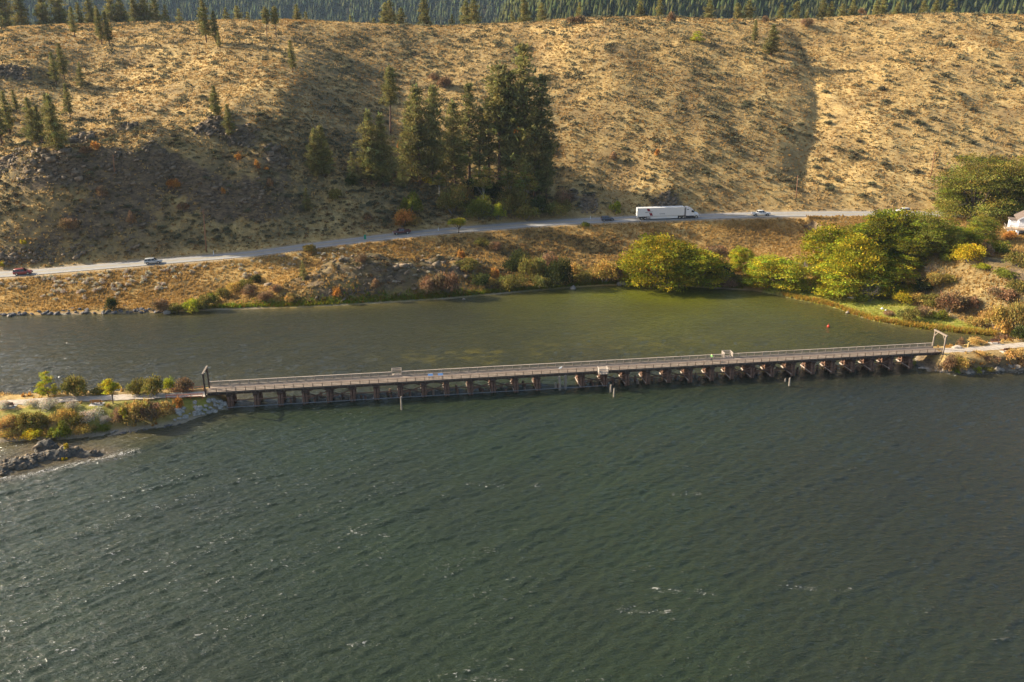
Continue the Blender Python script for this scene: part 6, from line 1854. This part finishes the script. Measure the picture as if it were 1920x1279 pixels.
for px, by, s, lab in ((1654, 580, 0.42, "small white bundle on the beach lawn, left of two"), (1661, 583, 0.34, "small pale bundle on the beach lawn beside the low brown bush")):
    p = hit(px, by); bm = bmesh.new(); bmesh.ops.create_icosphere(bm, subdivisions=3, radius=1); g_ = np.random.default_rng(px)
    for v in bm.verts:
        f_ = 1 + 0.16 * math.sin(4 * v.co.x + px) * math.cos(5 * v.co.y); v.co = Vector((v.co.x * f_ * 0.8, v.co.y * f_ * 0.65, (max(v.co.z, -0.3) + 0.3) * 0.8 * f_))
    me = bpy.data.meshes.new("bundle"); bm.to_mesh(me); bm.free(); me.materials.append(M_HULLW)
    link("bundle", me, None, (p[0], p[1], p[2]), None, s, None, lab, "bundle")
p = at_z(1553, 613)
t = thing("buoy", "small red-orange buoy floating in the cove", "buoy", (p[0], p[1], 0))
M_RED = plain("red buoy", (0.55, 0.05, 0.02), 0.4)
MB().tube([(0, 0, -0.3), (0, 0, -0.1), (0, 0, 0.25), (0, 0, 0.45), (0, 0, 0.52)], [0.1, 0.3, 0.34, 0.2, 0.08], 14).build("float", M_RED, t, True)
MB().tube([(0, 0, 0.5), (0, 0, 0.85)], [0.05, 0.04], 8).build("stem", M_RED, t)

# ------------------------------------------------------------------ house on the bluff
def house():
    c = at_z(1890, 441, 10.3)
    ML = plain("white siding", (0.70, 0.71, 0.74), 0.7, var=0.06, scale=2); MRF = plain("brown shingles", (0.16, 0.12, 0.10), 0.9, var=0.3); MDK = plain("tan deck timber", (0.46, 0.33, 0.21), 0.8)
    MDR = plain("red brown door", (0.20, 0.05, 0.03), 0.5); MGL = plain("window glass", (0.03, 0.07, 0.06), 0.08, spec=0.7)
    t = thing("house", "white gabled house with a timber deck cut by the right picture edge", "house", (c[0], c[1], c[2]), R(-24))
    w, dp, wz = 9.0, 8.0, 5.2     # local x right, y away
    x0 = 2.2
    wall = MB(); wall.add([(x0, 0, -1), (x0 + w, 0, -1), (x0 + w, 0, wz), (x0 + w / 2, 0, wz + 2.9), (x0, 0, wz), (x0, dp, -1), (x0 + w, dp, -1), (x0 + w, dp, wz), (x0 + w / 2, dp, wz + 2.9), (x0, dp, wz)],
        [(0, 1, 2, 3, 4), (9, 8, 7, 6, 5), (0, 4, 9, 5), (1, 6, 7, 2), (0, 5, 6, 1)])
    wl = wall.build("wall", ML, t)
    for s, xa in ((-1, x0 - 0.55), (1, x0 + w + 0.55)):
        xm = x0 + w / 2
        q = 0.36 * 0 ; zlow = wz - 0.35
        pts = [(xa, -0.7, zlow), (xm, -0.7, wz + 2.97), (xm, dp + 0.5, wz + 2.97), (xa, dp + 0.5, zlow)]
        up = [(a, b, z + 0.2) for a, b, z in pts]
        MB().add(pts + up, [(0, 1, 2, 3), (7, 6, 5, 4), (0, 4, 5, 1), (1, 5, 6, 2), (2, 6, 7, 3), (3, 7, 4, 0)]).build("roof", MRF, t)
        MB().bar((xa, -0.72, zlow + 0.1), (xm, -0.72, wz + 3.08), 0.06, 0.3).build("barge_board", ML, t)
    MB().box((x0 + 2.9, -0.03, 3.65), (0.95, 0.08, 2.1)).build("door", MDR, t)
    f = MB().box((x0 + 4.4, -0.03, 3.7), (1.7, 0.08, 2.2)).build("window", ML, t)
    for s in (-0.42, 0.42): MB().box((x0 + 4.4 + s, -0.08, 3.7), (0.74, 0.04, 2.0)).build("pane", MGL, f)
    f = MB().box((x0 + 2.2, -0.03, 0.9), (1.2, 0.08, 1.2)).build("window", ML, t)
    MB().box((x0 + 2.2, -0.08, 0.9), (1.05, 0.04, 1.05)).build("pane", MGL, f)
    # lower side wing behind the deck
    MB().box((x0 - 0.9, dp - 2.6, 1.8), (1.8, 4.0, 4.6)).build("side_wing", ML, t)
    MB().box((x0 - 1.0, dp - 2.6, 4.22), (2.3, 4.6, 0.22)).build("side_roof", MRF, t)
    # deck
    dz = 2.5
    dk = MB().box((x0 + 1.2, -1.6, dz), (10.0, 3.6, 0.26)).build("deck", MDK, t)
    for k, x in enumerate((-2.9, -0.2, 2.6, 5.6)):
        MB().box((x0 + x, -3.1, dz / 2 - 1.2), (0.42, 0.42, dz + 2.4)).build("deck_post", ML, t)
    rl = MB().box((x0 + 1.2, -3.35, dz + 1.1), (10.0, 0.09, 0.09)).build("railing", M_GREY, t)
    for k in range(34):
        MB().box((x0 - 3.7 + k * 0.3, -3.35, dz + 0.62), (0.035, 0.035, 0.95)).build("baluster", M_GREY, rl)
    rs = MB().box((x0 - 3.75, -1.6, dz + 1.1), (0.09, 3.5, 0.09)).build("railing", M_GREY, t)
    for k in range(11):
        MB().box((x0 - 3.75, -3.2 + k * 0.31, dz + 0.62), (0.035, 0.035, 0.95)).build("baluster", M_GREY, rs)
    ch = thing("deck_chair", "pale chair standing on the white house's deck", "chair", None or (0, 0, 0))
    m = Matrix.Translation(Vector(c)) @ Matrix.Rotation(R(-24), 4, 'Z') @ Matrix.Translation((x0 - 0.6, -1.9, dz + 0.13))
    ch.matrix_world = m
    MB().box((0, 0, 0.42), (0.55, 0.5, 0.06)).build("seat", ML, ch)
    MB().bar((0, 0.25, 0.42), (0, 0.38, 0.98), 0.55, 0.05, (0, 1, 0)).build("backrest", ML, ch)
    for a in (-0.24, 0.24):
        for b in (-0.22, 0.22): MB().box((a, b, 0.2), (0.05, 0.05, 0.42)).build("leg", ML, ch)
house()

# ------------------------------------------------------------------ boulders
M_BOULD = plain("pale granite", (0.32, 0.30, 0.265), 0.85, var=0.3, scale=1.8, bmp=0.4)
M_DROCK = plain("dark shore rock", (0.12, 0.11, 0.105), 0.9, var=0.4, scale=1.6, bmp=0.4)
M_TROCK = plain("brownish rock", (0.25, 0.215, 0.175), 0.9, var=0.3, scale=1.6, bmp=0.4)
def rock_meshes(mat, n, s0):
    out = []
    for i in range(n):
        g_ = np.random.default_rng(s0 + i); bm = bmesh.new(); bmesh.ops.create_icosphere(bm, subdivisions=2, radius=1)
        pl = [(unit(g_.normal(size=(1, 3)))[0], g_.uniform(0.55, 0.9)) for _ in range(9)]
        for v in bm.verts:
            p_ = np.array(v.co)
            for nn, dd in pl:
                k_ = p_ @ nn
                if k_ > dd: p_ = p_ - nn * (k_ - dd)
            v.co = Vector(p_ * [1.15, 0.95, 0.8])
        me = bpy.data.meshes.new("rock"); bm.to_mesh(me); bm.free(); me.materials.append(mat); out.append(me)
    return out
RB, RD, RT = rock_meshes(M_BOULD, 5, 1), rock_meshes(M_DROCK, 5, 20), rock_meshes(M_TROCK, 4, 40)
def rock(ms, px, by, s, label, group, i, h=hit, sink=0.15):
    p = h(px, by); g_ = np.random.default_rng(i + 500)
    link("boulder", ms[i % len(ms)], None, (p[0], p[1], max(p[2], 0) + s * (0.5 - sink) * 0.8), (g_.uniform(0, 0.5), g_.uniform(0, 0.5), g_.uniform(0, 6.28)), (s * g_.uniform(0.8, 1.2), s * g_.uniform(0.8, 1.2), s * g_.uniform(0.7, 1.1)), None, label, "boulder", group)
g = np.random.default_rng(12)
for i in range(58):
    px = g.uniform(325, 425); t_ = (px - 325) / 100
    by = g.uniform(np.interp(px, [325, 345, 385, 425], [772, 765, 748, 757]), np.interp(px, [325, 400, 425], [790, 776, 768]))
    if 345 < px < 362 and by < 770: continue
    rock(RB, px, by, g.uniform(0.3, 0.66), "pale granite boulder in the heap under the bridge's left end", "pale boulders under the bridge's left end", i)
for i in range(90):
    px = g.uniform(0, 330)
    by = np.interp(px, [0, 330], [593, 587]) - abs(g.normal()) * np.interp(px, [0, 60, 150, 280, 330], [1.5, 2.5, 6, 5, 1.5])
    rock(RD, px, by, g.uniform(0.28, 0.7), "dark riprap rock along the far waterline below the highway", "dark riprap rocks on the far shore", i)
for px, by, s, lab in ((314, 592, 0.9, "dark rock standing in the water at the right end of the riprap"), (1074, 544, 1.1, "single pale rock at the waterline left of the cove"), (1163, 535, 1.0, "grey rock at the foot of the big walnut, left of two"),
                       (1172, 535, 1.0, "grey rock at the foot of the big walnut, right of two"), (1590, 588, 0.55, "pale rock among the reeds below the boats"), (870, 566, 0.5, "small rock in the shallows below the dark shore thicket"), (18, 596, 0.6, "dark rock in the water at the far left shore")):
    rock(RT, px, by, s, lab, None, int(px), sink=0.05)
for i, (px, by, s) in enumerate(((1766, 697, 0.7), (1773, 699, 0.5), (1813, 699, 0.8), (1822, 700, 0.5), (1868, 694, 0.8), (1878, 695, 0.6), (1905, 690, 0.9), (1914, 694, 0.7), (1893, 688, 0.7), (1842, 698, 0.45), (1755, 696, 0.5), (1730, 692, 0.5))):
    rock(RT, px, by, s, "brownish rock at the foot of the right causeway bank", "rocks at the foot of the right causeway", i)
for i in range(26):
    px = g.uniform(200, 340); by = np.interp(px, [200, 340], [818, 796]) - g.uniform(-3, 2)
    rock(RD, px, by, g.uniform(0.12, 0.34), "small dark stone on the left causeway's waterline", "small stones on the left causeway's waterline", i)
M_DRIFT = plain("grey driftwood", (0.30, 0.26, 0.22), 0.9, var=0.3)
for a, b, lab in (((208, 812), (222, 806), "forked driftwood at the left causeway's waterline"), ((1722, 690), (1766, 694), "grey log lying in the water under the bridge's right end")):
    p, q = at_z(*a, 0.25), at_z(*b, 0.35)
    MB().tube([tuple(p), tuple((p + q) / 2 + [0, 0.1, 0.08]), tuple(q)], [0.16, 0.14, 0.1], 8).build("driftwood_log", M_DRIFT, label=lab, cat="driftwood")

# broken blocks and rubble on the rock faces, joined: nobody could count them
def rubble():
    g_ = np.random.default_rng(71)
    x, y = scatter(60000, -210, 60, 200, 330, g_)
    k = (g_.random(len(x)) < np.where(y < f_rd(x), 0.12, 1.0)) & (rockmask(x, y) > 0.36 + 0.3 * g_.random(len(x))) & (np.abs(x) < y * 0.69) & (np.abs(y - f_rd(x)) > 6.5) & (y > f_sh(x) + 1.5)
    x, y = x[k][:2600], y[k][:2600]; z = H(x, y); n = len(x)
    s_ = np.exp(g_.normal(-0.75, 0.45, n))
    ix, iy = scatter(2600, -118, -64, 106, 126, g_); iz = isle_h(ix, iy); ik = iz > 0.12
    ik &= np.cumsum(ik) <= 420
    x, y, z = np.r_[x, ix[ik]], np.r_[y, iy[ik]], np.r_[z, iz[ik]]; s_ = np.r_[s_, np.exp(g_.normal(-1.45, 0.4, ik.sum()))]; n = len(x)
    ico = np.array([(-1, -1, -1), (1, -1, -1), (1, 1, -1), (-1, 1, -1), (-1, -1, 1), (1, -1, 1), (1, 1, 1), (-1, 1, 1)], float)
    V = ico[None] * g_.uniform(0.55, 1.0, (n, 8, 3)) * s_[:, None, None] * g_.uniform([0.6, 0.5, 0.35], [1.3, 0.9, 0.75], (n, 3))[:, None]
    a = g_.uniform(-0.6, 0.6, n); t_ = g_.normal(0.25, 0.2, n)
    X = V[..., 0] * np.cos(a)[:, None] - V[..., 1] * np.sin(a)[:, None]; Y = V[..., 0] * np.sin(a)[:, None] + V[..., 1] * np.cos(a)[:, None]
    Z = V[..., 2] + X * t_[:, None]
    V = np.stack([X + x[:, None], Y + y[:, None], Z + z[:, None] + 0.1 * s_[:, None]], -1).reshape(-1, 3)
    F = (np.array([(3, 2, 1, 0), (4, 5, 6, 7), (0, 1, 5, 4), (1, 2, 6, 5), (2, 3, 7, 6), (3, 0, 4, 7)])[None] + 8 * np.arange(n)[:, None, None]).reshape(-1, 4)
    link("rock_rubble", new_mesh("rock rubble", V, F, plain("fractured rock", (0.19, 0.142, 0.092), 0.95, var=0.45, scale=0.9, bmp=0.5)), kind="stuff", label="broken rock blocks on the outcrops and the road cut", cat="rubble")
rubble()

# ------------------------------------------------------------------ autumn haze
def haze():
    m = bpy.data.materials.new("haze air"); m.use_nodes = True
    nt = m.node_tree; nt.nodes.remove(nt.nodes["Principled BSDF"])
    v = N(nt, "ShaderNodeVolumePrincipled")
    v.inputs["Color"].default_value = (0.55, 0.74, 1.0, 1)
    v.inputs["Density"].default_value = 0.000042
    v.inputs["Anisotropy"].default_value = 0.1
    nt.links.new(v.outputs[0], nt.nodes["Material Output"].inputs["Volume"])
    MB().box((0, 950, 187), (5600, 5400, 506)).build("haze", m, kind="stuff", label="thin bluish autumn haze over the valley", cat="haze")
haze()
